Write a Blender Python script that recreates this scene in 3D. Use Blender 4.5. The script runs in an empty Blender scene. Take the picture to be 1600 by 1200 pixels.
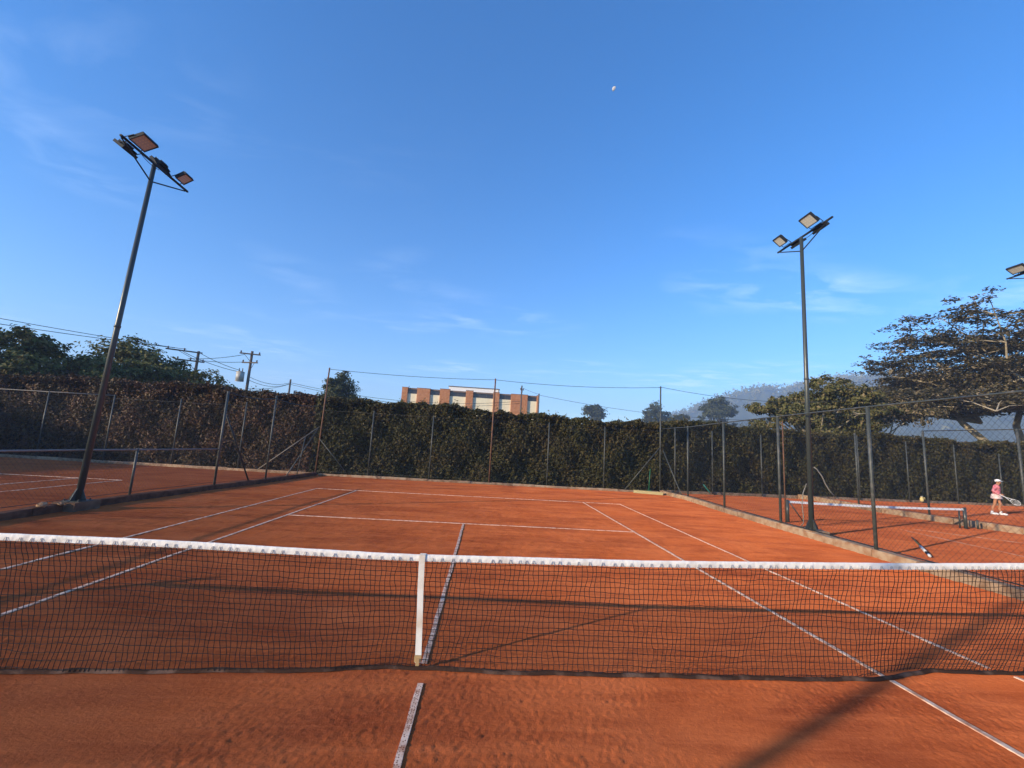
import bpy, bmesh, math, random
import numpy as np
from mathutils import Vector, Matrix, noise as mnoise

random.seed(7)
rng = np.random.default_rng(11)
S = bpy.context.scene
COL = S.collection
R = math.radians

# ------------------------------------------------------------------ camera, sky, sun, exposure
cd = bpy.data.cameras.new('camera')
cam = bpy.data.objects.new('camera', cd)
COL.objects.link(cam)
yaw, pit, rol = 0.0532, 0.1454, 0.0578
F = Vector((math.sin(yaw) * math.cos(pit), math.cos(yaw) * math.cos(pit), math.sin(pit)))
Rt = Vector((math.cos(yaw), -math.sin(yaw), 0))
Up = Rt.cross(F)
R2 = Rt * math.cos(rol) + Up * math.sin(rol)
U2 = -Rt * math.sin(rol) + Up * math.cos(rol)
M4 = Matrix((R2, U2, -F)).transposed().to_4x4()
M4.translation = Vector((0.3961, -4.1782, 1.8679))
cam.matrix_world = M4
cd.sensor_width = 36
cd.lens = 670.08 / 1600 * 36
cd.clip_start = 0.05
cd.clip_end = 12000
S.camera = cam

SUN_AZ, SUN_EL = 241.0, 15.3            # clockwise from +Y, degrees
SUNDIR = Vector((math.sin(R(SUN_AZ)) * math.cos(R(SUN_EL)), math.cos(R(SUN_AZ)) * math.cos(R(SUN_EL)), math.sin(R(SUN_EL))))
W = bpy.data.worlds.new('World')
S.world = W
W.use_nodes = True
nt = W.node_tree
nt.nodes.clear()
N = nt.nodes.new
out = N('ShaderNodeOutputWorld'); bg = N('ShaderNodeBackground'); sky = N('ShaderNodeTexSky')
sky.sky_type = 'NISHITA'
sky.sun_disc = False
sky.sun_elevation = R(SUN_EL)
sky.sun_rotation = R(SUN_AZ)
sky.altitude = 1500
sky.air_density = 1.15
sky.dust_density = 0.9
sky.ozone_density = 3.2
bg.inputs['Strength'].default_value = 0.15
# thin low cirrus all round the horizon
CLOUD = (12.697, 17.361, 0)
tc = N('ShaderNodeTexCoord'); sep = N('ShaderNodeSeparateXYZ')
nt.links.new(tc.outputs['Generated'], sep.inputs[0])
mz = N('ShaderNodeMath'); mz.operation = 'MAXIMUM'; mz.inputs[1].default_value = 0.06
nt.links.new(sep.outputs['Z'], mz.inputs[0])
dx = N('ShaderNodeMath'); dx.operation = 'DIVIDE'; dy = N('ShaderNodeMath'); dy.operation = 'DIVIDE'
nt.links.new(sep.outputs['X'], dx.inputs[0]); nt.links.new(mz.outputs[0], dx.inputs[1])
nt.links.new(sep.outputs['Y'], dy.inputs[0]); nt.links.new(mz.outputs[0], dy.inputs[1])
cmb = N('ShaderNodeCombineXYZ')
nt.links.new(dx.outputs[0], cmb.inputs[0]); nt.links.new(dy.outputs[0], cmb.inputs[1])
mp = N('ShaderNodeMapping'); mp.inputs['Rotation'].default_value = (0, 0, R(25)); mp.inputs['Scale'].default_value = (0.55, 1.0, 1)
nt.links.new(cmb.outputs[0], mp.inputs[0])
n1 = N('ShaderNodeTexNoise'); n1.inputs['Scale'].default_value = 3.4; n1.inputs['Detail'].default_value = 8; n1.inputs['Roughness'].default_value = 0.62; n1.inputs['Distortion'].default_value = 0.6
nt.links.new(mp.outputs[0], n1.inputs['Vector'])
n2 = N('ShaderNodeTexNoise'); n2.inputs['Scale'].default_value = 0.42; n2.inputs['Detail'].default_value = 2
mp2 = N('ShaderNodeMapping'); mp2.inputs['Location'].default_value = CLOUD
nt.links.new(cmb.outputs[0], mp2.inputs[0]); nt.links.new(mp2.outputs[0], n2.inputs['Vector'])
r1 = N('ShaderNodeMapRange'); r1.inputs[1].default_value = 0.46; r1.inputs[2].default_value = 0.8
r2 = N('ShaderNodeMapRange'); r2.inputs[1].default_value = 0.5; r2.inputs[2].default_value = 0.68
nt.links.new(n1.outputs['Fac'], r1.inputs[0]); nt.links.new(n2.outputs['Fac'], r2.inputs[0])
ml = N('ShaderNodeMath'); ml.operation = 'MULTIPLY'
nt.links.new(r1.outputs[0], ml.inputs[0]); nt.links.new(r2.outputs[0], ml.inputs[1])
rz_ = N('ShaderNodeMapRange'); rz_.interpolation_type = 'SMOOTHSTEP'; rz_.inputs[1].default_value = 0.66; rz_.inputs[2].default_value = 0.34
nt.links.new(sep.outputs['Z'], rz_.inputs[0])
ml3 = N('ShaderNodeMath'); ml3.operation = 'MULTIPLY'
nt.links.new(ml.outputs[0], ml3.inputs[0]); nt.links.new(rz_.outputs[0], ml3.inputs[1])
ml2 = N('ShaderNodeMath'); ml2.operation = 'MULTIPLY'; ml2.inputs[1].default_value = 0.62
nt.links.new(ml3.outputs[0], ml2.inputs[0])
hs = N('ShaderNodeHueSaturation'); hs.inputs['Saturation'].default_value = 1.33; hs.inputs['Hue'].default_value = 0.508
nt.links.new(sky.outputs[0], hs.inputs['Color'])
mixs = N('ShaderNodeMixRGB'); mixs.inputs['Color2'].default_value = (5.2, 5.9, 6.8, 1)
nt.links.new(ml2.outputs[0], mixs.inputs['Fac']); nt.links.new(hs.outputs[0], mixs.inputs['Color1'])
nt.links.new(mixs.outputs[0], bg.inputs['Color']); nt.links.new(bg.outputs[0], out.inputs['Surface'])

sd = bpy.data.lights.new('sun', 'SUN')
sd.energy = 4.7
sd.angle = R(0.65)
sd.color = (1.0, 0.82, 0.60)
sun = bpy.data.objects.new('sun', sd)
COL.objects.link(sun)
sun.rotation_euler = SUNDIR.to_track_quat('Z', 'Y').to_euler()

S.view_settings.view_transform = 'Standard'
S.view_settings.look = 'None'
S.view_settings.gamma = 1
S.view_settings.exposure = 1.02
S.view_settings.use_curve_mapping = False
S.render.engine = 'CYCLES'
S.cycles.use_denoising = True
S.cycles.max_bounces = 6
S.cycles.volume_bounces = 1
S.cycles.transparent_max_bounces = 8

# ------------------------------------------------------------------ materials
def mat(name, col, rough=0.7, col2=None, scale=5.0, detail=5, thr=(0.35, 0.65), bump=0.0, bscale=40.0, metal=0.0, island=None, trans=0.0, spec=0.3, stretch=None):
    m = bpy.data.materials.new(name)
    m.use_nodes = True
    t = m.node_tree
    b = t.nodes['Principled BSDF']
    b.inputs['Base Color'].default_value = (*col, 1)
    b.inputs['Roughness'].default_value = rough
    b.inputs['Metallic'].default_value = metal
    b.inputs['Specular IOR Level'].default_value = spec
    c = t.nodes.new('ShaderNodeTexCoord')
    vec = c.outputs['Object']
    if stretch:
        q = t.nodes.new('ShaderNodeMapping'); q.inputs['Scale'].default_value = stretch
        t.links.new(vec, q.inputs[0]); vec = q.outputs[0]
    colout = None
    if col2 is not None:
        n = t.nodes.new('ShaderNodeTexNoise'); n.inputs['Scale'].default_value = scale; n.inputs['Detail'].default_value = detail
        t.links.new(vec, n.inputs['Vector'])
        mr = t.nodes.new('ShaderNodeMapRange'); mr.inputs[1].default_value = thr[0]; mr.inputs[2].default_value = thr[1]
        t.links.new(n.outputs['Fac'], mr.inputs[0])
        mx = t.nodes.new('ShaderNodeMixRGB'); mx.inputs['Color1'].default_value = (*col, 1); mx.inputs['Color2'].default_value = (*col2, 1)
        t.links.new(mr.outputs[0], mx.inputs['Fac']); colout = mx.outputs[0]
    if island:
        g = t.nodes.new('ShaderNodeNewGeometry'); rp = t.nodes.new('ShaderNodeValToRGB')
        rp.color_ramp.interpolation = 'LINEAR'
        el = rp.color_ramp.elements
        while len(el) < len(island): el.new(0.5)
        for i, (pos, cc) in enumerate(island):
            el[i].position = pos; el[i].color = (*cc, 1)
        t.links.new(g.outputs['Random Per Island'], rp.inputs[0])
        if colout is not None:
            mx2 = t.nodes.new('ShaderNodeMixRGB'); mx2.blend_type = 'MIX'; mx2.inputs['Fac'].default_value = 0.45
            t.links.new(rp.outputs[0], mx2.inputs['Color1']); t.links.new(colout, mx2.inputs['Color2']); colout = mx2.outputs[0]
        else: colout = rp.outputs[0]
    if colout is not None: t.links.new(colout, b.inputs['Base Color'])
    if bump:
        n3 = t.nodes.new('ShaderNodeTexNoise'); n3.inputs['Scale'].default_value = bscale; n3.inputs['Detail'].default_value = 6
        t.links.new(vec, n3.inputs['Vector'])
        bp = t.nodes.new('ShaderNodeBump'); bp.inputs['Strength'].default_value = bump; bp.inputs['Distance'].default_value = 0.02
        t.links.new(n3.outputs['Fac'], bp.inputs['Height']); t.links.new(bp.outputs[0], b.inputs['Normal'])
    if trans:
        tr = t.nodes.new('ShaderNodeBsdfTranslucent'); ms = t.nodes.new('ShaderNodeMixShader'); ms.inputs[0].default_value = trans
        if colout is not None: t.links.new(colout, tr.inputs['Color'])
        else: tr.inputs['Color'].default_value = (*col, 1)
        o = t.nodes['Material Output']
        t.links.new(b.outputs[0], ms.inputs[1]); t.links.new(tr.outputs[0], ms.inputs[2]); t.links.new(ms.outputs[0], o.inputs['Surface'])
    return m

def clay_material(name, a, b_, damp):
    m = bpy.data.materials.new(name); m.use_nodes = True
    t = m.node_tree; t.nodes.clear(); N = t.nodes.new; L = t.links.new
    o = N('ShaderNodeOutputMaterial'); d = N('ShaderNodeBsdfDiffuse'); d.inputs['Roughness'].default_value = 1.0
    g = N('ShaderNodeNewGeometry')
    def nz(scale, detail, stretch=None, rough=0.55, dist=0.0, rot=0):
        n = N('ShaderNodeTexNoise'); n.inputs['Scale'].default_value = scale; n.inputs['Detail'].default_value = detail
        n.inputs['Roughness'].default_value = rough; n.inputs['Distortion'].default_value = dist
        if stretch:
            q = N('ShaderNodeMapping'); q.inputs['Scale'].default_value = stretch; q.inputs['Rotation'].default_value = (0, 0, rot)
            L(g.outputs['Position'], q.inputs[0]); L(q.outputs[0], n.inputs['Vector'])
        else: L(g.outputs['Position'], n.inputs['Vector'])
        return n.outputs['Fac']
    def rng_(x, lo, hi, a0=0.0, a1=1.0):
        r = N('ShaderNodeMapRange'); r.inputs[1].default_value = lo; r.inputs[2].default_value = hi; r.inputs[3].default_value = a0; r.inputs[4].default_value = a1
        L(x, r.inputs[0]); return r.outputs[0]
    def mix(f, c1, c2, mode='MIX'):
        x = N('ShaderNodeMixRGB'); x.blend_type = mode
        L(f, x.inputs['Fac']) if not isinstance(f, float) else setattr(x.inputs['Fac'], 'default_value', f)
        for s, c in ((x.inputs['Color1'], c1), (x.inputs['Color2'], c2)):
            if isinstance(c, tuple): s.default_value = (*c, 1)
            else: L(c, s)
        return x.outputs[0]
    c = mix(rng_(nz(0.9, 6), 0.35, 0.68), a, b_)
    c = mix(rng_(nz(1.6, 7, (0.35, 1.6, 1), 0.66, 0.4, 0.25), 0.47, 0.75, 0, 0.8), c, damp)           # brushed, damp streaks
    c = mix(rng_(nz(0.55, 7, (0.8, 1.5, 1), 0.62, 0.8, 0.3), 0.47, 0.70, 0, 0.85), c, damp)                          # broad damp patches
    c = mix(rng_(nz(5, 5, (0.10, 2.2, 1), 0.65, 0.3, 0.03), 0.5, 0.75, 0, 0.6), c, tuple(v * 1.12 for v in b_))     # drag-net sweeps
    c = mix(rng_(nz(60, 4, (1.0, 0.45, 1), 0.7), 0.5, 0.8, 0, 0.5), c, tuple(v * 1.35 for v in b_))    # loose dry grains
    c = mix(rng_(nz(38, 3, (1.0, 0.5, 1), 0.7), 0.55, 0.8, 0, 0.4), c, tuple(v * 0.7 for v in damp))
    L(c, d.inputs['Color'])
    h = N('ShaderNodeMath'); h.operation = 'ADD'
    L(nz(95, 4, (1, 0.55, 1), 0.75, 0.3, 0.5), h.inputs[0]); L(nz(36, 3, (0.6, 1.2, 1), 0.6, 0.0, 0.7), h.inputs[1])
    bp = N('ShaderNodeBump'); bp.inputs['Strength'].default_value = 0.55; bp.inputs['Distance'].default_value = 0.012
    L(h.outputs[0], bp.inputs['Height']); L(bp.outputs[0], d.inputs['Normal'])
    L(d.outputs[0], o.inputs['Surface'])
    return m

MT = {}
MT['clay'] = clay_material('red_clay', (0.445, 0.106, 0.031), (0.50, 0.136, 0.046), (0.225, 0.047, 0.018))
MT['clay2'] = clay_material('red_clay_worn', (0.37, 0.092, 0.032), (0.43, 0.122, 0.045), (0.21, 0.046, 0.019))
MT['grass'] = mat('rough_grass', (0.06, 0.075, 0.025), 0.95, (0.12, 0.09, 0.045), 0.3, bump=0.6, bscale=9)
MT['tape'] = mat('line_tape', (0.84, 0.60, 0.43), 0.9, (0.50, 0.24, 0.14), 11, 7, (0.40, 0.68), 0.2, 120, spec=0.05)
MT['dusty'] = mat('dusty_tape', (0.52, 0.30, 0.21), 0.95, (0.36, 0.14, 0.075), 3, 6, (0.4, 0.7), spec=0.03)
MT['band'] = mat('net_band', (0.84, 0.80, 0.72), 0.9, (0.62, 0.57, 0.50), 7, 6, (0.52, 0.75), 0.35, 35, spec=0.05)
MT['stitch'] = mat('stitch_cord', (0.42, 0.43, 0.44), 0.9)
MT['strap'] = mat('net_strap', (0.80, 0.76, 0.66), 0.8, (0.62, 0.50, 0.36), 6, 4, (0.45, 0.75), 0.3, 200)
MT['cord'] = mat('net_cord', (0.018, 0.014, 0.012), 0.9)
MT['foot'] = mat('net_foot_tape', (0.055, 0.030, 0.020), 0.95, (0.16, 0.095, 0.065), 5, 6, (0.5, 0.66), 0.4, 60, spec=0.03)
MT['buckle'] = mat('buckle', (0.45, 0.30, 0.14), 0.6)
MT['pole'] = mat('painted_pole', (0.050, 0.062, 0.058), 0.34, (0.075, 0.075, 0.064), 7, 6, (0.45, 0.7), metal=0.12, spec=0.5, stretch=(1, 1, 0.12), bump=0.15, bscale=30)
MT['post'] = mat('fence_post', (0.055, 0.062, 0.055), 0.5, (0.11, 0.105, 0.09), 9, 5, (0.5, 0.7), spec=0.45)
MT['postrust'] = mat('rusty_post', (0.12, 0.07, 0.045), 0.7, (0.22, 0.10, 0.05), 9, 5, (0.4, 0.65))
MT['rail'] = mat('light_rail', (0.21, 0.20, 0.18), 0.5, (0.2, 0.17, 0.13), 9, 4)
MT['wire'] = mat('dark_wire', (0.025, 0.028, 0.026), 0.5, spec=0.4)
MT['lamp'] = mat('lamp_housing', (0.022, 0.026, 0.030), 0.6, (0.035, 0.04, 0.042), 12, spec=0.15)
MT['lens'] = mat('lamp_lens', (0.66, 0.67, 0.64), 0.22, (0.60, 0.61, 0.57), 22, spec=0.4)
MT['led'] = mat('lamp_diode', (0.74, 0.72, 0.58), 0.4)
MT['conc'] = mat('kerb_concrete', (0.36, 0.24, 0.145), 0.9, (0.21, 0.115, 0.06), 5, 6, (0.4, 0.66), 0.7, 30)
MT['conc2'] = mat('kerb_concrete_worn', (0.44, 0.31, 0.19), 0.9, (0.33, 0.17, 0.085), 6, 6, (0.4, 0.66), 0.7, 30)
MT['footing'] = mat('footing_concrete_shaded', (0.20, 0.13, 0.085), 0.95, (0.12, 0.07, 0.045), 5, 6, bump=0.6, bscale=30, spec=0.05)  # shade on the left footings is put into this darker brown
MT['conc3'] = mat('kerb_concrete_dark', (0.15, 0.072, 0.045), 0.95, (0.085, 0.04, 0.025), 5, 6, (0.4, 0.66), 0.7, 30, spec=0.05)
HG = [(0.0, (0.022, 0.020, 0.006)), (0.35, (0.080, 0.074, 0.018)), (0.7, (0.130, 0.116, 0.032)), (0.92, (0.150, 0.095, 0.028)), (1.0, (0.20, 0.18, 0.08))]
HB = [(0.0, (0.036, 0.024, 0.009)), (0.35, (0.085, 0.047, 0.018)), (0.7, (0.145, 0.068, 0.026)), (0.9, (0.11, 0.092, 0.028)), (1.0, (0.24, 0.15, 0.075))]
MT['hedge'] = mat('hedge_leaf', (0.04, 0.04, 0.015), 0.5, (0.075, 0.045, 0.022), 0.7, 4, (0.48, 0.68), island=HG, trans=0.12, spec=0.18)
MT['hedge_red'] = mat('hedge_leaf_reddish', (0.06, 0.045, 0.02), 0.5, (0.13, 0.055, 0.03), 0.8, 4, (0.42, 0.62), island=HB, trans=0.12, spec=0.18)
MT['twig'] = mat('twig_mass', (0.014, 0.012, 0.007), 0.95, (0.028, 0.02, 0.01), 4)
def leafmat(name, cols, trans=0.25):
    return mat(name, cols[1], 0.55, island=[(i / (len(cols) - 1), c) for i, c in enumerate(cols)], trans=trans, spec=0.12)
MT['leaf_a'] = leafmat('leaf_green', [(0.045, 0.05, 0.012), (0.115, 0.12, 0.030), (0.18, 0.175, 0.05), (0.26, 0.22, 0.09)])
MT['leaf_b'] = leafmat('leaf_yellow_green', [(0.055, 0.06, 0.014), (0.12, 0.125, 0.03), (0.18, 0.17, 0.048), (0.25, 0.19, 0.08)])
MT['leaf_c'] = leafmat('leaf_umbrella', [(0.055, 0.050, 0.022), (0.115, 0.10, 0.046), (0.19, 0.15, 0.075), (0.30, 0.23, 0.14)])
MT['leaf_d'] = leafmat('leaf_dusty', [(0.04, 0.048, 0.02), (0.075, 0.085, 0.034), (0.11, 0.115, 0.048)])
MT['leaf_e'] = leafmat('leaf_olive', [(0.05, 0.054, 0.017), (0.11, 0.112, 0.036), (0.165, 0.155, 0.055), (0.25, 0.19, 0.095)])
MT['bark'] = mat('bark', (0.32, 0.27, 0.18), 0.9, (0.46, 0.39, 0.27), 4, 5, bump=0.5, bscale=14)
MT['barkd'] = mat('bark_dark', (0.07, 0.05, 0.035), 0.9, (0.13, 0.10, 0.07), 5, 5, bump=0.5, bscale=14)
MT['brick'] = mat('brick_wall', (0.46, 0.185, 0.075), 0.9, (0.56, 0.27, 0.13), 3, 5)
MT['mortar'] = mat('mortar', (0.42, 0.35, 0.28), 0.95)
MT['cream'] = mat('cream_wall', (0.80, 0.72, 0.50), 0.85, (0.72, 0.64, 0.44), 1.5)
MT['white'] = mat('white_wall', (0.82, 0.81, 0.78), 0.8)
MT['dglass'] = mat('dark_glass', (0.035, 0.03, 0.032), 0.12, spec=0.6)
MT['frame'] = mat('window_frame', (0.10, 0.08, 0.07), 0.5)
MT['eave'] = mat('eave', (0.17, 0.12, 0.09), 0.8)
MT['wood'] = mat('pole_wood', (0.085, 0.065, 0.05), 0.9, (0.14, 0.11, 0.09), 6, stretch=(4, 4, 0.3))
MT['grey'] = mat('transformer_grey', (0.52, 0.50, 0.44), 0.5, (0.4, 0.37, 0.32), 3)
MT['insul'] = mat('insulator', (0.10, 0.07, 0.06), 0.3)
MT['plank'] = mat('beam_wood', (0.55, 0.46, 0.22), 0.85, (0.36, 0.28, 0.13), 6, stretch=(1, 8, 8))
MT['green'] = mat('green_paint', (0.02, 0.16, 0.075), 0.45)
MT['teal'] = mat('teal_plastic', (0.02, 0.17, 0.14), 0.45)
MT['broomstick'] = mat('broomstick', (0.12, 0.11, 0.05), 0.8)
MT['hose'] = mat('pale_hose', (0.27, 0.25, 0.21), 0.7)
MT['skin'] = mat('skin', (0.50, 0.22, 0.11), 0.5, spec=0.35)
MT['pink'] = mat('pink_cloth', (0.74, 0.17, 0.20), 0.85, (0.80, 0.30, 0.33), 10, 4, bump=0.4, bscale=25)
MT['skirt'] = mat('pale_pink_cloth', (0.78, 0.55, 0.50), 0.85, (0.82, 0.68, 0.62), 12)
MT['cloth_white'] = mat('white_cloth', (0.85, 0.83, 0.80), 0.8)
MT['hair'] = mat('dark_hair', (0.02, 0.013, 0.01), 0.5)
MT['black'] = mat('black_rubber', (0.015, 0.015, 0.015), 0.6)
MT['wtube'] = mat('white_tube', (0.80, 0.78, 0.72), 0.5)
MT['yellow'] = mat('yellow_plastic', (0.78, 0.60, 0.24), 0.5)
MT['hill'] = mat('hill_forest', (0.035, 0.045, 0.02), 0.95, (0.06, 0.065, 0.03), 0.06, bump=0.5, bscale=0.3)
MT['moonm'] = mat('moon_dust', (0.36, 0.36, 0.37), 0.95, (0.27, 0.27, 0.28), 0.02)

# ------------------------------------------------------------------ mesh helpers
class MB:
    """collects vertices and faces for one mesh"""
    def __init__(s): s.v = []; s.f = []; s.smooth = False
    def add(s, vs, fs):
        o = len(s.v); s.v += [tuple(v) for v in vs]; s.f += [tuple(i + o for i in f) for f in fs]; return s
    def box(s, c, size, rot=None):
        x, y, z = (k / 2 for k in size)
        vs = [Vector((a * x, b * y, d * z)) for a in (-1, 1) for b in (-1, 1) for d in (-1, 1)]
        if rot is not None: vs = [rot @ v for v in vs]
        c = Vector(c); vs = [v + c for v in vs]
        return s.add(vs, [(0, 1, 3, 2), (4, 6, 7, 5), (0, 4, 5, 1), (2, 3, 7, 6), (0, 2, 6, 4), (1, 5, 7, 3)])
    def tube(s, pts, rad, n=8, caps=True):
        pts = [Vector(p) for p in pts]
        if not hasattr(rad, '__len__'): rad = [rad] * len(pts)
        vs = []; fs = []; prev = None
        for i, p in enumerate(pts):
            d = (pts[min(i + 1, len(pts) - 1)] - pts[max(i - 1, 0)]).normalized()
            a = prev if prev is not None else (Vector((1, 0, 0)) if abs(d.x) < 0.8 else Vector((0, 1, 0)))
            u = (a - d * a.dot(d)).normalized(); w = d.cross(u); prev = u
            for k in range(n):
                t = 2 * math.pi * k / n
                vs.append(p + (u * math.cos(t) + w * math.sin(t)) * rad[i])
        for i in range(len(pts) - 1):
            for k in range(n):
                fs.append((i * n + k, i * n + (k + 1) % n, (i + 1) * n + (k + 1) % n, (i + 1) * n + k))
        if caps:
            fs.append(tuple(reversed(range(n)))); fs.append(tuple(range((len(pts) - 1) * n, len(pts) * n)))
        return s.add(vs, fs)
    def ell(s, c, r, n=12, m=8, rot=None):
        vs = []; fs = []
        c = Vector(c)
        for i in range(m + 1):
            ph = math.pi * i / m
            for k in range(n):
                t = 2 * math.pi * k / n
                v = Vector((r[0] * math.sin(ph) * math.cos(t), r[1] * math.sin(ph) * math.sin(t), r[2] * math.cos(ph)))
                if rot is not None: v = rot @ v
                vs.append(c + v)
        for i in range(m):
            for k in range(n): fs.append((i * n + k, (i + 1) * n + k, (i + 1) * n + (k + 1) % n, i * n + (k + 1) % n))
        return s.add(vs, fs)
    def build(s, name, m, parent=None, smooth=False):
        me = bpy.data.meshes.new(name)
        me.from_pydata(s.v, [], s.f)
        if smooth: me.polygons.foreach_set('use_smooth', [True] * len(me.polygons))
        me.materials.append(m)
        me.validate(); me.update()
        o = bpy.data.objects.new(name, me); COL.objects.link(o)
        if parent is not None: o.parent = parent
        return o

def npmesh(name, V, Q, m, parent=None, smooth=False):
    """mesh from numpy arrays: V (n,3), Q (k,4) or (k,3)"""
    me = bpy.data.meshes.new(name)
    k = Q.shape[1]
    me.vertices.add(len(V)); me.vertices.foreach_set('co', np.ascontiguousarray(V, dtype=np.float32).ravel())
    me.loops.add(Q.size); me.loops.foreach_set('vertex_index', np.ascontiguousarray(Q, dtype=np.int32).ravel())
    me.polygons.add(len(Q)); me.polygons.foreach_set('loop_start', np.arange(0, Q.size, k, dtype=np.int32))
    if smooth: me.polygons.foreach_set('use_smooth', np.ones(len(Q), dtype=bool))
    me.materials.append(m)
    me.update(calc_edges=True)
    o = bpy.data.objects.new(name, me); COL.objects.link(o)
    if parent is not None: o.parent = parent
    return o

def thing(name, label, cat, loc=(0, 0, 0), group=None, rz=0.0):
    o = bpy.data.objects.new(name, None); COL.objects.link(o)
    o.empty_display_size = 0.2
    o.location = loc; o.rotation_euler = (0, 0, rz)
    tag(o, label, cat, group); return o
def tag(o, label=None, cat=None, group=None, kind=None):
    if label: o['label'] = label
    if cat: o['category'] = cat
    if group: o['group'] = group
    if kind: o['kind'] = kind
    return o
def struct(o, label=None): return tag(o, label, kind='structure')
def stuff(o): o['kind'] = 'stuff'; return o

# ------------------------------------------------------------------ ground
def fbm_grid(nx, ny, sx, sy):
    """cheap smooth noise on a grid by bilinear upsampling of white noise"""
    gx, gy = max(2, int(nx / sx) + 3), max(2, int(ny / sy) + 3)
    a = rng.random((gx, gy)) - 0.5
    x = np.linspace(0, gx - 1.001, nx); y = np.linspace(0, gy - 1.001, ny)
    xi = x.astype(int); yi = y.astype(int); fx = (x - xi)[:, None]; fy = (y - yi)[None, :]
    fx = fx * fx * (3 - 2 * fx); fy = fy * fy * (3 - 2 * fy)
    return (a[np.ix_(xi, yi)] * (1 - fx) * (1 - fy) + a[np.ix_(xi + 1, yi)] * fx * (1 - fy) + a[np.ix_(xi, yi + 1)] * (1 - fx) * fy + a[np.ix_(xi + 1, yi + 1)] * fx * fy)
def height_sheet(name, x0, x1, y0, y1, step, amp, m, parent=None):
    nx = int((x1 - x0) / step) + 1; ny = int((y1 - y0) / step) + 1
    X, Y = np.meshgrid(np.linspace(x0, x1, nx), np.linspace(y0, y1, ny), indexing='ij')
    w = rng.random((nx, ny)) - 0.5
    w2 = (w + np.roll(w, 1, 1) + np.roll(np.roll(w, 1, 1), 1, 0) * 0.6) / 1.7      # grains smeared a little along one diagonal
    Z = amp * (1.9 * w2 + 0.35 * fbm_grid(nx, ny, 2.2, 3.2) + 0.45 * fbm_grid(nx, ny, 22, 14))
    if step < 0.02: Z *= 0.25 + 0.75 * np.clip(0.5 + 2.2 * fbm_grid(nx, ny, 75, 45) + 0.8 * fbm_grid(nx, ny, 22, 18) - 0.035 * X, 0, 1)
    for lx in (-4.115, 0, 4.115, 5.485):
        Z *= 1 - 0.75 * np.exp(-((X - lx) / 0.075) ** 4)
    for ly in (6.43, 11.9, 11.5): Z *= 1 - 0.75 * np.exp(-((Y - ly) / 0.12) ** 4)
    e = np.minimum(np.minimum(np.arange(nx), np.arange(nx)[::-1])[:, None] / 3.0, np.minimum(np.arange(ny), np.arange(ny)[::-1])[None, :] / 3.0)
    Z *= np.clip(e, 0, 1)
    V = np.stack([X, Y, Z], -1).reshape(-1, 3)
    i = np.arange(nx * ny).reshape(nx, ny)
    Q = np.stack([i[:-1, :-1], i[1:, :-1], i[1:, 1:], i[:-1, 1:]], -1).reshape(-1, 4)
    return npmesh(name, V, Q, m, parent, smooth=True)

g = npmesh('ground', np.array([(-1600, -1600, -0.06), (1600, -1600, -0.06), (1600, 1600, -0.06), (-1600, 1600, -0.06)]), np.array([(0, 1, 2, 3)]), MT['grass'])
struct(g, 'rough grassy ground around the tennis courts')
cc = height_sheet('clay_court', -6.0, 7.4, -4.6, 1.9, 0.0150, 0.0050, MT['clay'])
struct(cc, 'red clay court in the middle with white lines')
height_sheet('far_clay', -8.6, 9.6, 1.9, 17.6, 0.05, 0.007, MT['clay'], cc)
height_sheet('side_clay', -8.6, -6.0, -4.6, 1.9, 0.05, 0.007, MT['clay'], cc)
height_sheet('side_clay', 7.4, 9.6, -4.6, 1.9, 0.05, 0.007, MT['clay'], cc)
height_sheet('near_clay', -8.6, 9.6, -14.0, -4.6, 0.15, 0.02, MT['clay'], cc)
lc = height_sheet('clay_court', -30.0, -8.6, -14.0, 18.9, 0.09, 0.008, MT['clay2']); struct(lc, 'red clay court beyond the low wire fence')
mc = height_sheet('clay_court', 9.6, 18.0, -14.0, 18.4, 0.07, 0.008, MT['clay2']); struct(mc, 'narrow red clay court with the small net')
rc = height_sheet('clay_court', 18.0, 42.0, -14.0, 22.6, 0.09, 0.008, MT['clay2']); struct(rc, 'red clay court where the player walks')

def line(name, a, b, w=0.05, label=None, seg=0.25, z=0.008, m=None):
    a = Vector((a[0], a[1], 0)); b = Vector((b[0], b[1], 0)); d = b - a; n = max(2, int(d.length / seg)); d.normalize(); s = Vector((-d.y, d.x, 0))
    mb = MB(); vs = []; fs = []
    for i in range(n + 1):
        p = a.lerp(b, i / n); q = random.uniform(-0.004, 0.004); ww = w / 2 * random.uniform(0.92, 1.05)
        vs += [p + s * (ww + q) + Vector((0, 0, -0.003)), p + s * (ww + q - 0.002) + Vector((0, 0, z)), p - s * (ww - q - 0.002) + Vector((0, 0, z)), p - s * (ww - q) + Vector((0, 0, -0.003))]
    for i in range(n):
        for k in range(3): fs.append((i * 4 + k, i * 4 + k + 1, i * 4 + 5 + k, i * 4 + 4 + k))
    mb.add(vs, fs)
    return struct(mb.build(name, m or (tapemat if 'centre' in name else MT['tape']), None), label)
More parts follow.
